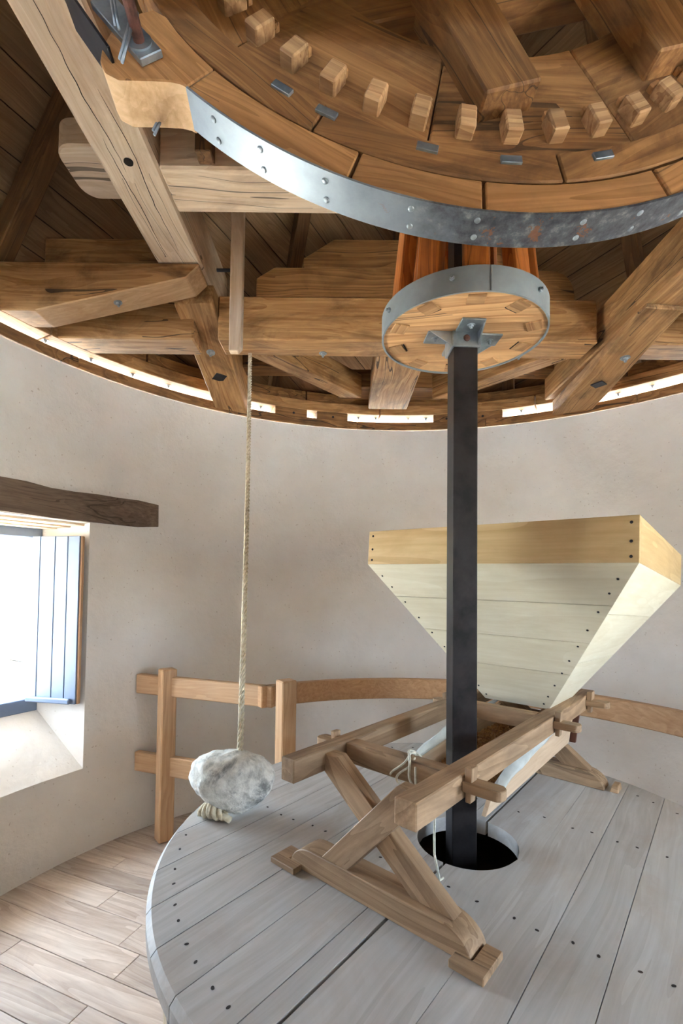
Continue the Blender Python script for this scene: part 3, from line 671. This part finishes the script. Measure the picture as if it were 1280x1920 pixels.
bw = thing('toothed_gear', wpt(270, .95, .05), 'large wooden brake wheel with rows of cogs at the top of the picture', 'gear wheel')
for k in range(10):
    mobj('rim_segment', arc_bm(.868, .952, R(36 - .25), .004, .10, 10, .004), 'wheel', wfr(k * 36 + 9, .91), bw)
    mobj('felloe', arc_bm(.53, .867, R(36 - .3), .035, .135, 10, .004), 'wheel', wfr(k * 36 + 25, .6985), bw)
NCOG = 44; cogm = None; tailm = None; wedm = None
for k in range(NCOG):
    d = 360. * k / NCOG + 3
    Mx = wfr(d, .775)
    if cogm is None:
        bm = hexa_bm([(-.034, -.045, .135), (.034, -.045, .135), (.034, .045, .135), (-.034, .045, .135), (-.019, -.04, .245), (.019, -.04, .245), (.019, .04, .245), (-.019, .04, .245)], .006)
        cg = mobj('cog', bm, 'cog', Mx, bw); cogm = cg.data
        tl_ = mobj('cog_tail', box_bm(.042, .062, .045, .004), 'cog', Mx @ Matrix.Translation((0, 0, .022)), cg); tailm = tl_.data
        wd_ = mobj('wedge_peg', box_bm(.03, .016, .02, .003), 'brake', Mx @ Matrix.Translation((0, -.042, .028)), cg); wedm = wd_.data
    else:
        cg = mobj('cog', cogm, None, Mx, bw)
        mobj('cog_tail', tailm, None, Mx @ Matrix.Translation((0, 0, .022)), cg); mobj('wedge_peg', wedm, None, Mx @ Matrix.Translation((0, -.042, .028)), cg)
for k in range(4):
    for q in (-1,):
        th = 22 + 90 * k
        Mx = wfr(th + 90, 0); c_ = Mx @ Vector((0, .24, .085))
        beamv = Mx.to_3x3() @ Vector((1, 0, 0)); upv = wn
        o = mobj('arm', box_bm(1.36, .15, .10, .005), 'wheel', frame(Mx @ Vector((0, .24, .02 if k % 2 else .085)), beamv, upv), bw)
for k in range(30): 
    pass
for d in (236, 243.5, 259, 271.5, 286): mobj('iron_cleat', box_bm(.05, .02, .008, .001), 'steel', frame(wpt(d, .895, .002), wpt(d + 4, .895, 0) - wpt(d - 4, .895, 0), -wn), bw)
part(mobj('wind_shaft', prism_bm([(.2 * math.cos(PI / 8 + i * PI / 4), .2 * math.sin(PI / 8 + i * PI / 4)) for i in range(8)], -1.45, .47, .01), 'wheel', WB_, bw), 'octagonal wooden wind shaft')

# ------------------------------------------------------------------ lantern pinion and spindle
lp = thing('lantern_pinion', (0, 0, .45), 'black square spindle with a wooden lantern pinion near its top', 'spindle')
sp = Matrix.Rotation(R(3), 4, 'Z'); 
part(mobj('spindle', box_bm(2.68, .076, .076, .003), 'iron', Matrix.Translation((0, 0, .40 + 2.68 / 2)) @ sp @ frame((0, 0, 0), (0, 0, 1), (0, 1, 0)), lp), 'black square iron shaft')
ZD = 2.335
bm = cyl_bm(.252, .062, 64, -.031)
part(mobj('disc', bm, 'disc', Matrix.Translation((0, 0, ZD + .031)) @ Matrix.Rotation(R(-8), 4, 'Z'), lp, smooth=30), 'round wooden pinion disc')
bm = bmesh.new(); n = 72; rows = []
for i in range(n):
    a = 2 * PI * i / n + R(16); rows.append([bm.verts.new((r * math.sin(a), r * math.cos(a), z)) for r, z in ((.2525, -.036), (.258, -.036), (.258, .036), (.2525, .036))])
for i in range(n):
    for k in range(4): bm.faces.new((rows[i][k], rows[i][(k + 1) % 4], rows[(i + 1) % n][(k + 1) % 4], rows[(i + 1) % n][k]))
hp = part(mobj('hoop', bm, 'hoop', Matrix.Translation((0, 0, ZD + .031)), lp, smooth=30), 'grey painted steel hoop')
mobj('weld_seam', box_bm(.005, .003, .07, .001), 'steel', Matrix.Translation((.012, -.2585, ZD + .031)), hp)
for a in (200, 140, 250, 80, 20, 320): bolt(hp, pol(R(a), .258, ZD + .036), pol(R(a), 1), .008, 'steel', 'bolt', False)
mobj('top_disc', cyl_bm(.235, .06, 56, 0, .004), 'disc', Matrix.Translation((0, 0, 2.83)), lp, smooth=30)
for k in range(10):
    a = R(36 * k + 4); p0 = pol(a, .212, ZD + .062); p1 = pol(a, .165, 2.83)
    Mx = frame((p0 + p1) / 2, p1 - p0, pol(a, 1))
    mobj('stave', box_bm((p1 - p0).length, .072, .046, .014, 3), 'stave', Mx, lp, smooth=30)
    te = mobj('tenon_end', box_bm(.05, .046, .006, .0012), 'cog', Matrix.Translation(pol(a, .214, ZD - .0015)) @ Matrix.Rotation(-a + R(random.uniform(-6, 6)), 4, 'Z'), lp)
    if k % 2 == 0: mobj('gap', box_bm(.05, .004, .002, 0), 'hole', Matrix.Translation(pol(a, .188, ZD - .0004)) @ Matrix.Rotation(-a, 4, 'Z'), te)
bk = part(mobj('clamp_collar', prism_bm([(-.045, -.045), (.045, -.045), (.045, .045), (-.045, .045)], ZD - .05, ZD - .001, .002), 'steel', sp, lp), 'galvanised clamp under the disc')
for k in range(4):
    Mx = sp @ Matrix.Rotation(k * PI / 2, 4, 'Z')
    fl_ = mobj('flange', box_bm(.075, .072, .006, .0015), 'steel', Mx @ Matrix.Translation((.082, 0, ZD - .0035)), bk)
    bolt(bk, (Mx @ Vector((.088, 0, ZD - .0065, ))), (0, 0, -1), .0075, 'steel')
    tri_ = [(.045, -.001), (.115, -.001), (.045, -.045)]
    mobj('gusset', prism_bm(tri_, -.002, .002), 'steel', Mx @ Matrix.Translation((0, .036, ZD)) @ Matrix.Rotation(PI / 2, 4, 'X'), bk)
rivet(bk, Matrix(sp).to_3x3() @ Vector((0, -.0455, ZD - .024)), sp.to_3x3() @ Vector((0, -1, 0)), .011, 'rust', 'bolt_head')

# ------------------------------------------------------------------ millstone casing with planked lid
TZ = .75; TR = .905
tb = thing('millstone_casing', (0, 0, 0), 'round millstone casing with a pale planked lid like a table', 'millstone casing')
pa = R(39); pt_ = Vector((math.sin(pa), math.cos(pa), 0)); pm_ = Vector((math.cos(pa), -math.sin(pa), 0))
HC = (.018, -.004); HR = .152; THK = .045
ms = [-.905, -.842, -.713, -.580, -.449, -.318, -.180, -.041, .017, .210, .340, .465, .600, .735, .905]
def lid_plank(m0, m1):
    # outline in (t, m): clipped by the rim circle and by the spindle hole (split into two lengths there)
    g = .0045 if abs(m0 - .017) < .001 else .0012; g2 = .0045 if abs(m1 - .017) < .001 else .0012
    a, b_ = m0 + g, m1 - g2; n = 40 if max(abs(m0), abs(m1)) > .7 else 20; out = []
    th0, th1 = math.asin(max(-1, a / TR)), math.asin(min(1, b_ / TR))
    ms_ = [TR * math.sin(th0 + (th1 - th0) * i / n) for i in range(n + 1)]
    ht, hm = HC[0] * pt_.x + HC[1] * pt_.y, HC[0] * pm_.x + HC[1] * pm_.y
    rim = lambda m: math.sqrt(max(1e-6, TR * TR - m * m)); hol = lambda m: math.sqrt(max(0, HR * HR - (m - hm) ** 2))
    def build(loc_, hic):
        poly = [(loc_(m), m) for m in ms_] + [(hic(m), m) for m in ms_[::-1]]
        # drop duplicates
        pp = [poly[0]]
        for p in poly[1:]:
            if (p[0] - pp[-1][0]) ** 2 + (p[1] - pp[-1][1]) ** 2 > 1e-8: pp.append(p)
        if (pp[0][0] - pp[-1][0]) ** 2 + (pp[0][1] - pp[-1][1]) ** 2 < 1e-8: pp.pop()
        cx = sum(p[0] for p in pp) / len(pp); cy = sum(p[1] for p in pp) / len(pp)
        o = pt_ * cx + pm_ * cy; Mx = frame((o.x, o.y, TZ - THK), pt_)
        # frame's local y is up x t = -m
        bm = bmesh.new(); lo = []; mi = []; hi = []
        for t, m in pp:
            on_rim = t * t + m * m > (TR - .003) ** 2; k = 1 - (.012 / TR if on_rim else 0)
            lo.append(bm.verts.new((t - cx, -(m - cy), 0))); mi.append(bm.verts.new((t - cx, -(m - cy), THK - (.014 if on_rim else .0008))))
            hi.append(bm.verts.new((t * k - cx, -(m * k - cy), THK)))
        N_ = len(pp); bm.faces.new(lo[::-1]); bm.faces.new(hi)
        for i in range(N_):
            j = (i + 1) % N_
            bm.faces.new((lo[i], lo[j], mi[j], mi[i])); bm.faces.new((mi[i], mi[j], hi[j], hi[i]))
        return mobj('lid_plank', bm, 'table', Mx, tb, smooth=35)
    if b_ < hm - HR or a > hm + HR: build(lambda m: -rim(m), rim)
    else:
        if abs(a - hm) < HR and abs(b_ - hm) < HR:
            build(lambda m: -rim(m), lambda m: ht - hol(m)); build(lambda m: ht + hol(m), rim)
        else:
            # plank only touched by the hole: notch it
            if a < hm - HR:
                build(lambda m: -rim(m), lambda m: ht - hol(m)); build(lambda m: ht + hol(m), rim)
            else:
                build(lambda m: -rim(m), lambda m: ht - hol(m)); build(lambda m: ht + hol(m), rim)
for a, b_ in zip(ms[:-1], ms[1:]): lid_plank(a, b_)
hr = random.Random(9); hm_ = None
for i, (a, b_) in enumerate(zip(ms[1:-2], ms[2:-1])):
    for f in (.3, .72):
        m = a + (b_ - a) * f
        for t in (-math.sqrt(max(0, TR ** 2 - m * m)) + .075, -.24 + hr.uniform(-.01, .01), .31 + hr.uniform(-.01, .01), math.sqrt(max(0, TR ** 2 - m * m)) - .10):
            if abs(t) > math.sqrt(max(0, TR ** 2 - m * m)) - .05: continue
            if b_ - a < .1 and f > .5: continue
            o = pt_ * t + pm_ * m
            if (o - Vector((HC[0], HC[1], 0))).length < HR + .03: continue
            Mx = Matrix.Translation((o.x, o.y, TZ - .0002)) @ Matrix.Rotation(hr.uniform(0, 3), 4, 'Z') @ Matrix.Diagonal((1.5, 1, 1, 1))
            if hm_ is None: q = mobj('peg_hole', cyl_bm(.0034, .0007, 10), 'hole', Mx, tb); hm_ = q.data
            else: mobj('peg_hole', hm_, None, Mx, tb)
for k in range(36):
    a = 2 * PI * k / 36
    mobj('casing_stave', arc_bm(.83, .86, 2 * PI / 36 - .003, 0.002, TZ - THK - .001, 2, .002), 'table_edge', arc_frame(IDM, a, .845), tb)
for z in (.12, .56): 
    for k in range(2): mobj('hoop', arc_bm(.8605, .864, PI - .01, z, z + .035, 24), 'iron', arc_frame(IDM, k * PI, .86225), tb)
mobj('runner_stone', cyl_bm(.78, .5, 48, .02), 'dark', None, tb)

# ------------------------------------------------------------------ hopper horse standing on the lid
ha = R(41); ht_ = Vector((math.sin(ha), math.cos(ha), 0)); hm2 = Vector((math.cos(ha), -math.sin(ha), 0))
def H(t, m, z): return ht_ * t + hm2 * m + Vector((0, 0, z))
hf = thing('hopper_stand', H(.15, -.03, TZ), 'oak trestle frame on the lid that carries the grain hopper', 'stand')
RZ = 1.09
for m0, m1, t0, t1, lb in ((-.240, -.192, -.535, .86, 'left rail'), (.112, .168, -.528, .90, 'right rail')):
    o = beam('rail', H(t0, (m0 + m1) / 2, RZ - .03), H(t1, (m0 + m1) / 2, RZ - .03), m1 - m0, .06, 'frame', hf, .003); o['label'] = 'long ' + lb + ' of the trestle'
def shoe(tc, w=.075):
    hgt = .06; L0, L1 = -.300, .248; pts = [(L0 + .02, 0), (L1 - .0, 0)]
    for i in range(9):
        f = i / 8 * PI / 2; pts.append((L1 - .085 + .085 * math.cos(f), hgt * (math.sin(f))))
    for i in range(9):
        f = PI / 2 + i / 8 * PI / 2; pts.append((L0 + .075 + .075 * math.cos(f), hgt * math.sin(f)))
    pp = [pts[0]]
    for p in pts[1:]:
        if math.hypot(p[0] - pp[-1][0], p[1] - pp[-1][1]) > .002: pp.append(p)
    Mx = Matrix(((hm2.x, 0, -ht_.x, 0), (hm2.y, 0, -ht_.y, 0), (0, 1, 0, 0), (0, 0, 0, 1))); Mx.translation = H(tc, 0, TZ + .001)
    return mobj('shoe', prism_bm(pp, -w / 2, w / 2, .002), 'frame', Mx, hf, smooth=25)
def leg(tc, m0, z0, m1, z1, th, wd, dt=0.):
    # flat leg cut horizontally at both ends
    dx, dz = m1 - m0, z1 - z0; L = math.hypot(dx, dz); hw = wd / 2 * L / dz
    cm, cz = (m0 + m1) / 2, (z0 + z1) / 2
    v = [H(tc - th / 2, m0 - hw, z0), H(tc - th / 2, m0 + hw, z0), H(tc + th / 2, m0 + hw, z0), H(tc + th / 2, m0 - hw, z0), H(tc - th / 2, m1 - hw, z1), H(tc - th / 2, m1 + hw, z1), H(tc + th / 2, m1 + hw, z1), H(tc + th / 2, m1 - hw, z1)]
    return hexa('leg', v, 'frame', hf, .002, H(0, m1, z1) - H(0, m0, z0))
for tc in (-.402, .73):
    shoe(tc)
    leg(tc - .011, -.142, TZ + .058, .098, RZ - .026, .042, .066)
    leg(tc + .006, .142, TZ + .058, -.205, RZ - .012, .042, .066)
    rivet(hf, H(tc - .034, .075, RZ - .075), -ht_, .005, 'iron', 'nail_head')
for tc, lb in ((-.305, 'near cross bar'), (.365, 'middle cross bar'), (.775, 'far cross bar')):
    o = beam('cross_bar', H(tc, -.192, RZ - .031), H(tc, .112, RZ - .031), .05, .056, 'frame', hf, .003); o['label'] = lb
    hw, L = .0145, .098; pts = [(0, -hw * 2), (L - hw * 1.3, -hw * 2)] + [(L - hw * 1.3 + hw * 1.3 * math.sin(i * PI / 8), -hw * 2 * math.cos(i * PI / 8)) for i in range(1, 8)] + [(L - hw * 1.3, hw * 2), (0, hw * 2)]
    sc_ = 1. if tc < 0 else .86
    pts = [(p[0] * sc_, p[1] * .8) for p in pts]
    Mx = Matrix(((hm2.x, ht_.x, 0, 0), (hm2.y, ht_.y, 0, 0), (0, 0, -1, 0), (0, 0, 0, 1))); Mx.translation = H(tc, .1685, RZ - .027)
    tn = mobj('through_tenon', prism_bm(pts, -.012, .012, .002), 'frame', Mx, hf)
    wv8 = [H(tc - .013, .172, RZ - .066), H(tc + .013, .172, RZ - .066), H(tc + .013, .186, RZ - .066), H(tc - .013, .186, RZ - .066), H(tc - .016, .172, RZ + .018), H(tc + .016, .172, RZ + .018), H(tc + .016, .192, RZ + .018), H(tc - .016, .192, RZ + .018)]
    hexa('key_wedge', wv8, 'frame', tn, .0015, (0, 0, 1))
    Mx2 = Matrix(((-hm2.x, -ht_.x, 0, 0), (-hm2.y, -ht_.y, 0, 0), (0, 0, -1, 0), (0, 0, 0, 1)));
    Mx2 = Matrix(((-hm2.x, ht_.x, 0, 0), (-hm2.y, ht_.y, 0, 0), (0, 0, 1, 0), (0, 0, 0, 1))); Mx2.translation = H(tc, -.2405, RZ - .027)
    t2 = mobj('through_tenon', prism_bm([(p[0] * .8, p[1]) for p in pts], -.012, .012, .002), 'frame', Mx2, hf)
    wv8 = [H(tc - .012, -.258, RZ - .06), H(tc + .012, -.258, RZ - .06), H(tc + .012, -.246, RZ - .06), H(tc - .012, -.246, RZ - .06), H(tc - .014, -.262, RZ + .012), H(tc + .014, -.262, RZ + .012), H(tc + .014, -.246, RZ + .012), H(tc - .014, -.246, RZ + .012)]
    hexa('key_wedge', wv8, 'frame', t2, .0015, (0, 0, 1))
def chock(t0, t1, m0, m1, h, label):
    v = [H(t0, m0, TZ + .001), H(t0, m1, TZ + .001), H(t1, m1, TZ + .001), H(t1, m0, TZ + .001), H(t0 + .012, m0 + .004, TZ + h), H(t0 + .012, m1 - .004, TZ + h), H(t1, m1 - .004, TZ + h), H(t1, m0 + .004, TZ + h)]
    o = hexa('wood_chock', v, 'frame', None, .002); return tag(o, label, 'chock', 'chocks at the trestle feet')
def chock_l(pts, h, label):
    # L-shaped packing piece; outline given in (m, t)
    c = H(sum(p[1] for p in pts) / len(pts), sum(p[0] for p in pts) / len(pts), TZ + .001); Mx = frame(c, hm2); I = Mx.inverted()
    pl = [I @ H(t, m, TZ + .001) for m, t in pts]
    o = mobj('wood_chock', prism_bm([(p.x, p.y) for p in pl], 0, h, .002), 'frame', Mx); return tag(o, label, 'chock', 'chocks at the trestle feet')
chock_l([(.211, -.472), (.289, -.472), (.289, -.375), (.2505, -.375), (.2505, -.4405), (.211, -.4405)], .017, 'small wooden chock at the near right foot of the trestle')
chock_l([(-.347, -.473), (-.252, -.473), (-.252, -.4405), (-.3015, -.4405), (-.3015, -.392), (-.347, -.392)], .016, 'small wooden chock at the near left foot of the trestle')
chock(.70, .765, .266, .295, .024, 'small wooden chock at the far foot of the trestle under the hopper')

# twine looped around the near cross bar
tw = thing('twine', H(-.305, -.02, RZ), 'white twine looped over the near cross bar with a tail hanging down', 'twine')
def loopp(m, tilt, ry, rz, n=36, off=0.): return [H(-.305 + ry * math.cos(a), m + tilt * math.sin(a) + .006 * math.sin(3 * a + off), RZ - .028 - off * .012 + rz * math.sin(a)) for a in [2 * PI * i / n for i in range(n)]]
bm = tube_bm(loopp(-.012, .030, .031, .037), .0032, 6, True); tube_bm(loopp(.0, .026, .030, .036, 36, 1.), .0032, 6, True, bm); tube_bm(loopp(.030, -.018, .034, .047, 36, .4), .0032, 6, True, bm)
tube_bm([H(-.336, .045, RZ - .01 - .16 * 0), H(-.345, .052, RZ - .05), H(-.342, .05, RZ - .085), H(-.338, .035, RZ - .07)], .003, 6, False, bm)
mobj('loops', bm, 'twine', None, tw, smooth=True)
mobj('tail', tube_bm([H(-.30, .075, RZ - .055), H(-.295, .078, RZ - .13), H(-.288, .072, RZ - .19), H(-.283, .07, RZ - .24), H(-.262, .068, RZ - .29), H(-.245, .064, RZ - .325), H(-.215, .058, RZ - .335)], .003, 6), 'twine', None, tw, smooth=True)

# ------------------------------------------------------------------ hopper
hz = thing('grain_hopper', (.385, .25, 1.09), 'pale wooden grain hopper shaped like an upturned pyramid', 'hopper')
frb = Vector((.423, -.224, 1.608)); fr = Vector((.429, -.219, 1.739)); flb = Vector((-.277, .373, 1.616)); flt = Vector((-.271, .379, 1.746)); brb = Vector((1.072, .537, 1.547)); brt = Vector((1.079, .542, 1.677))
blb = flb + brb - frb; blt = flt + brt - fr
nup = (fr - frb).normalized(); hx = (frb - flb).normalized(); hy = (brb - frb).normalized(); TH = .018
cen4 = (frb + flb + brb + blb) / 4
def slab(name, q, out, mat, th=TH, parent=hz, b=.0015):
    # q: four corners of the outer face; thickness goes inwards
    q = [Vector(p) for p in q]; i = [p - Vector(out).normalized() * th for p in q]
    return hexa(name, i + q, mat, parent, b, q[1] - q[0])
for q, n_ in (((flb, frb, fr, flt), -hy), ((frb + hy * TH, brb - hy * TH, brt - hy * TH, fr + hy * TH), hx), ((brb, blb, blt, brt), hy), ((blb - hy * TH, flb + hy * TH, flt + hy * TH, blt - hy * TH), -hx)):
    slab('rim_board', q, n_, 'rim')
# tapering sides down to the throat
bt = {'fr': H(.455, .120, 1.085), 'fl': H(.455, -.125, 1.085), 'br': H(.70, .120, 1.075), 'bl': H(.70, -.125, 1.075)}
tp = {'fr': frb, 'fl': flb, 'br': brb, 'bl': blb}
cuts_f = [0, .235, .475, .705, 1.0]; cuts_s = [0, .285, .62, 1.0]
def side(a, b_, cuts, mat='poplar', inset=.0):
    A0, B0, A1, B1 = tp[a], tp[b_], bt[a], bt[b_]
    n_ = (B0 - A0).cross(A1 - A0).normalized()
    if n_.dot((A0 + B0) / 2 - cen4) < 0: n_ = -n_
    for c0, c1 in zip(cuts[:-1], cuts[1:]):
        e = .002
        f = lambda P0, P1, c: P0.lerp(P1, min(1, max(0, c)))
        slab('side_board', (f(A0, A1, c0 + e), f(B0, B1, c0 + e), f(B0, B1, c1 - e), f(A0, A1, c1 - e)), n_, mat, .016, hz, .0006)
    return n_
nf = side('fl', 'fr', cuts_f); nr = side('fr', 'br', cuts_s); side('br', 'bl', cuts_f); side('bl', 'fl', cuts_s)
for c in (.085, .165, .275, .39, .50, .605, .70, .80, .895, .96):
    for A, B, s in (('fr', 'fl', .028), ('fl', 'fr', .022)):
        P = tp[A].lerp(bt[A], c); Q = tp[B].lerp(bt[B], c); p = P + (Q - P).normalized() * s
        if (Q - P).length > .1: rivet(hz, p + nf * .0005, nf, .0038, 'iron', 'nail_head')
for f in (.13, .45, .85):
    for A, B, s in ((frb, fr, -.02), (flb, flt, .02)): rivet(hz, A.lerp(B, f) + hx * s - hy * .0005, -hy, .0045, 'iron', 'nail_head')

# feed trough slung under the hopper
ft = thing('feed_trough', H(.35, -.03, .88), 'wooden feed trough with white cloth sides slung under the hopper', 'trough')
def trz(t): return .872 + (t + .05) * .02
for m, s in ((.094, 1), (-.165, -1)):
    v = [H(-.045, m - .007, .868), H(.76, m - .007, .885), H(.76, m + .007, .885), H(-.045, m + .007, .868), H(-.02, m - .007 + s * .012, .935), H(.80, m - .007 + s * .012, 1.02), H(.80, m + .007 + s * .012, 1.02), H(-.02, m + .007 + s * .012, .935)]
    hexa('side_board', v, 'trough', ft, .001)
v = [H(.062, -.158, .872), H(.76, -.158, .889), H(.76, .087, .889), H(.062, .087, .872), H(.062, -.158, .884), H(.76, -.158, .901), H(.76, .087, .901), H(.062, .087, .884)]
hexa('bottom_board', v, 'frame', ft, .001)
v = [H(.745, -.158, .90), H(.745, .087, .90), H(.76, .087, .90), H(.76, -.158, .90), H(.745, -.16, 1.0), H(.745, .092, 1.0), H(.76, .092, 1.0), H(.76, -.16, 1.0)]
hexa('back_board', v, 'frame', ft, .001)
for m, s in ((.104, 1), (-.177, -1)):
    bm = bmesh.new(); g_ = []
    for i in range(21):
        t = .0 + .76 * i / 20; r_ = []
        for j in range(7):
            f = j / 6; z0_ = .93 + .085 * i / 20; z1_ = RZ - .062; sag = .018 * math.sin(PI * f) * (1 + .3 * math.sin(i * 1.3 + j))
            r_.append(bm.verts.new(H(t, m + s * (.004 + sag + .012 * (1 - f)), z0_ + (z1_ - z0_) * f * min(1, .25 + i / 12))))
        g_.append(r_)
    for i in range(20):
        for j in range(6): bm.faces.new((g_[i][j], g_[i + 1][j], g_[i + 1][j + 1], g_[i][j + 1]))
    bmesh.ops.solidify(bm, geom=list(bm.faces), thickness=.003)
    part(mobj('cloth', bm, 'cloth', None, ft, smooth=True), 'white cloth')
v = [H(.778, .098, .885), H(.79, .098, .885), H(.79, .122, .885), H(.778, .122, .885), H(.80, .108, 1.03), H(.812, .108, 1.03), H(.812, .136, 1.03), H(.80, .136, 1.03)]
part(hexa('leather_strap', v, 'leather', ft, .001), 'brown leather edge strip')
# grain
bm = bmesh.new(); rg = random.Random(2); tmpl = [(1, 0, 0), (-1, 0, 0), (0, 1, 0), (0, -1, 0), (0, 0, 1), (0, 0, -1)]; tf = [(0, 2, 4), (2, 1, 4), (1, 3, 4), (3, 0, 4), (2, 0, 5), (1, 2, 5), (3, 1, 5), (0, 3, 5)]
hsurf = lambda t, m: .905 + .055 * max(0, min(1, (t - .0) / .4)) - .10 * (m + .03) ** 2 * 8
for k in range(2600):
    t = rg.uniform(.072, .74); m = rg.uniform(-.15, .08); p = H(t, m, hsurf(t, m) + rg.uniform(-.002, .004))
    Rm = Matrix.Rotation(rg.uniform(0, 6.3), 3, 'Z') @ Matrix.Rotation(rg.uniform(-.6, .6), 3, 'Y'); vs = [bm.verts.new(p + Rm @ Vector((a * .0055, b_ * .0032, c * .003))) for a, b_, c in tmpl]
    for f in tf: bm.faces.new([vs[i] for i in f])
gr = mobj('grain', bm, 'grain'); tag(gr, 'brown grain lying in the feed trough', 'grain', None, 'stuff')
bm = bmesh.new(); gg = [[bm.verts.new(H(.066 + .674 * i / 12, -.153 + .235 * j / 6, hsurf(.066 + .674 * i / 12, -.153 + .235 * j / 6) - .003)) for j in range(7)] for i in range(13)]
lo_ = [[bm.verts.new(H(.066 + .674 * i / 12, -.153 + .235 * j / 6, .886 + .016 * i / 12)) for j in range(7)] for i in range(13)]
for i in range(12):
    for j in range(6): bm.faces.new((gg[i][j], gg[i + 1][j], gg[i + 1][j + 1], gg[i][j + 1])); bm.faces.new((lo_[i][j], lo_[i][j + 1], lo_[i + 1][j + 1], lo_[i + 1][j]))
for i in range(12):
    for j in (0, 6): bm.faces.new((gg[i][j], gg[i + 1][j], lo_[i + 1][j], lo_[i][j]))
for j in range(6):
    for i in (0, 12): bm.faces.new((gg[i][j], gg[i][j + 1], lo_[i][j + 1], lo_[i][j]))
mobj('grain_heap', bm, 'grain', None, gr, smooth=40)

# ------------------------------------------------------------------ railing around the casing
rl = thing('railing', (-1.4, 1.4, 0), 'square-section wooden railing curving round behind the casing', 'railing')
def post(x, y, rot, h=1.008):
    return mobj('post', box_bm(h, .088, .082, .006), 'rail', Matrix.Translation((x, y, h / 2 + .001)) @ Matrix.Rotation(R(rot), 4, 'Z') @ frame((0, 0, 0), (0, 0, 1), (0, 1, 0)), rl)
post(-1.418, 1.392, 40); post(-.672, 1.106, 36)
for z0, z1 in ((.845, .962), (.375, .49)):
    o = beam('rail', (-1.628, 1.478, (z0 + z1) / 2), (-.745, 1.165, (z0 + z1) / 2), .045, z1 - z0, 'rail', rl, .006)
RRI = 1.395
for a0, a1, z0, z1 in ((-35.5, 100, .845, .962),):
    part(mobj('curved_rail', arc_bm(RRI, RRI + .048, R(a1 - a0), z0, z1, 48, .005), 'rail_arc', arc_frame(IDM, R((a0 + a1) / 2), RRI + .024), rl, smooth=30), 'long curved top rail')
post(pol(R(98), 1.345).x, pol(R(98), 1.345).y, 8)

# ------------------------------------------------------------------ rope and hanging stone
ra = Vector((-.919, 1.205, 2.852)); rb2 = Vector((-.722, .155, .925))
rp = thing('rope', rb2, 'twisted hemp rope running from the cross beam down to the stone', 'rope')
bm = bmesh.new(); dv = rb2 - ra; L = dv.length; dn = dv.normalized(); uu = dn.orthogonal().normalized(); ww = dn.cross(uu); npt = 420
for s in range(3):
    pts = []
    for i in range(npt + 1):
        f = i / npt; ph = 2 * PI * (f * L / .062) + s * 2 * PI / 3; sagv = Vector((0, .02 * math.sin(PI * f), -.01 * math.sin(PI * f)))
        pts.append(ra + dv * f + sagv + (uu * math.cos(ph) + ww * math.sin(ph)) * .0062)
    tube_bm(pts, .0054, 6, False, bm)
mobj('strand', bm, 'rope', None, rp, smooth=True)
kc = Vector((-.80, .115, .785)); bm = bmesh.new()
for k in range(5):
    c = kc + Vector((.017 * k - .034, -.006 * k + .01, -.004 * abs(k - 2))); ax = Vector((.9, -.35, .25 * (k - 2))).normalized(); a1_ = ax.orthogonal().normalized(); a2_ = ax.cross(a1_)
    rad = (.017, .022, .024, .022, .016)[k]
    tube_bm([c + (a1_ * math.cos(t) + a2_ * math.sin(t)) * rad for t in [2 * PI * i / 18 for i in range(18)]], .0095, 8, True, bm)
tube_bm([kc + Vector((.02, -.01, -.01)), kc + Vector((.045, -.025, -.016)), kc + Vector((.066, -.035, -.022))], .011, 8, False, bm)
mobj('knot', bm, 'rope', None, rp, smooth=True)

bm = bmesh.new(); bmesh.ops.create_icosphere(bm, subdivisions=5, radius=1)
for v in bm.verts:
    p = v.co.normalized(); x, y, z = p
    ax_ = .142; az_ = .098; ay_ = .10
    q = Vector((x * ax_, y * ay_, z * az_))
    # flatter, sloping top; left end blunt, lower right drawn down to a keel
    q.z *= (1.0 - .22 * max(0, z)); q.x += .012 * z * (-1)
    if z < 0: q.z *= 1 + .22 * math.exp(-((x - .18) / .5) ** 2) - .22 * max(0, -x)
    if x < 0: q.z *= 1 + .42 * max(0, -x - .25)
    if z > 0: q.z *= 1 - .10 * max(0, -x) + .10 * math.exp(-((x - .15) / .4) ** 2)
    n1 = mnoise.noise(p * 1.6 + Vector((3, 1, 7))); n2 = mnoise.noise(p * 4.2 + Vector((9, 2, 1))); n3 = mnoise.noise(p * 11)
    v.co = q * (1 + .10 * n1 + .045 * n2 + .014 * n3)
zmin = min(v.co.z for v in bm.verts)
tag(mobj('hanging_stone', bm, 'stone', Matrix.Translation((-.745, .155, TZ + .002 - zmin)), None, True), 'pale rounded field stone tied to the rope on the edge of the lid', 'stone')
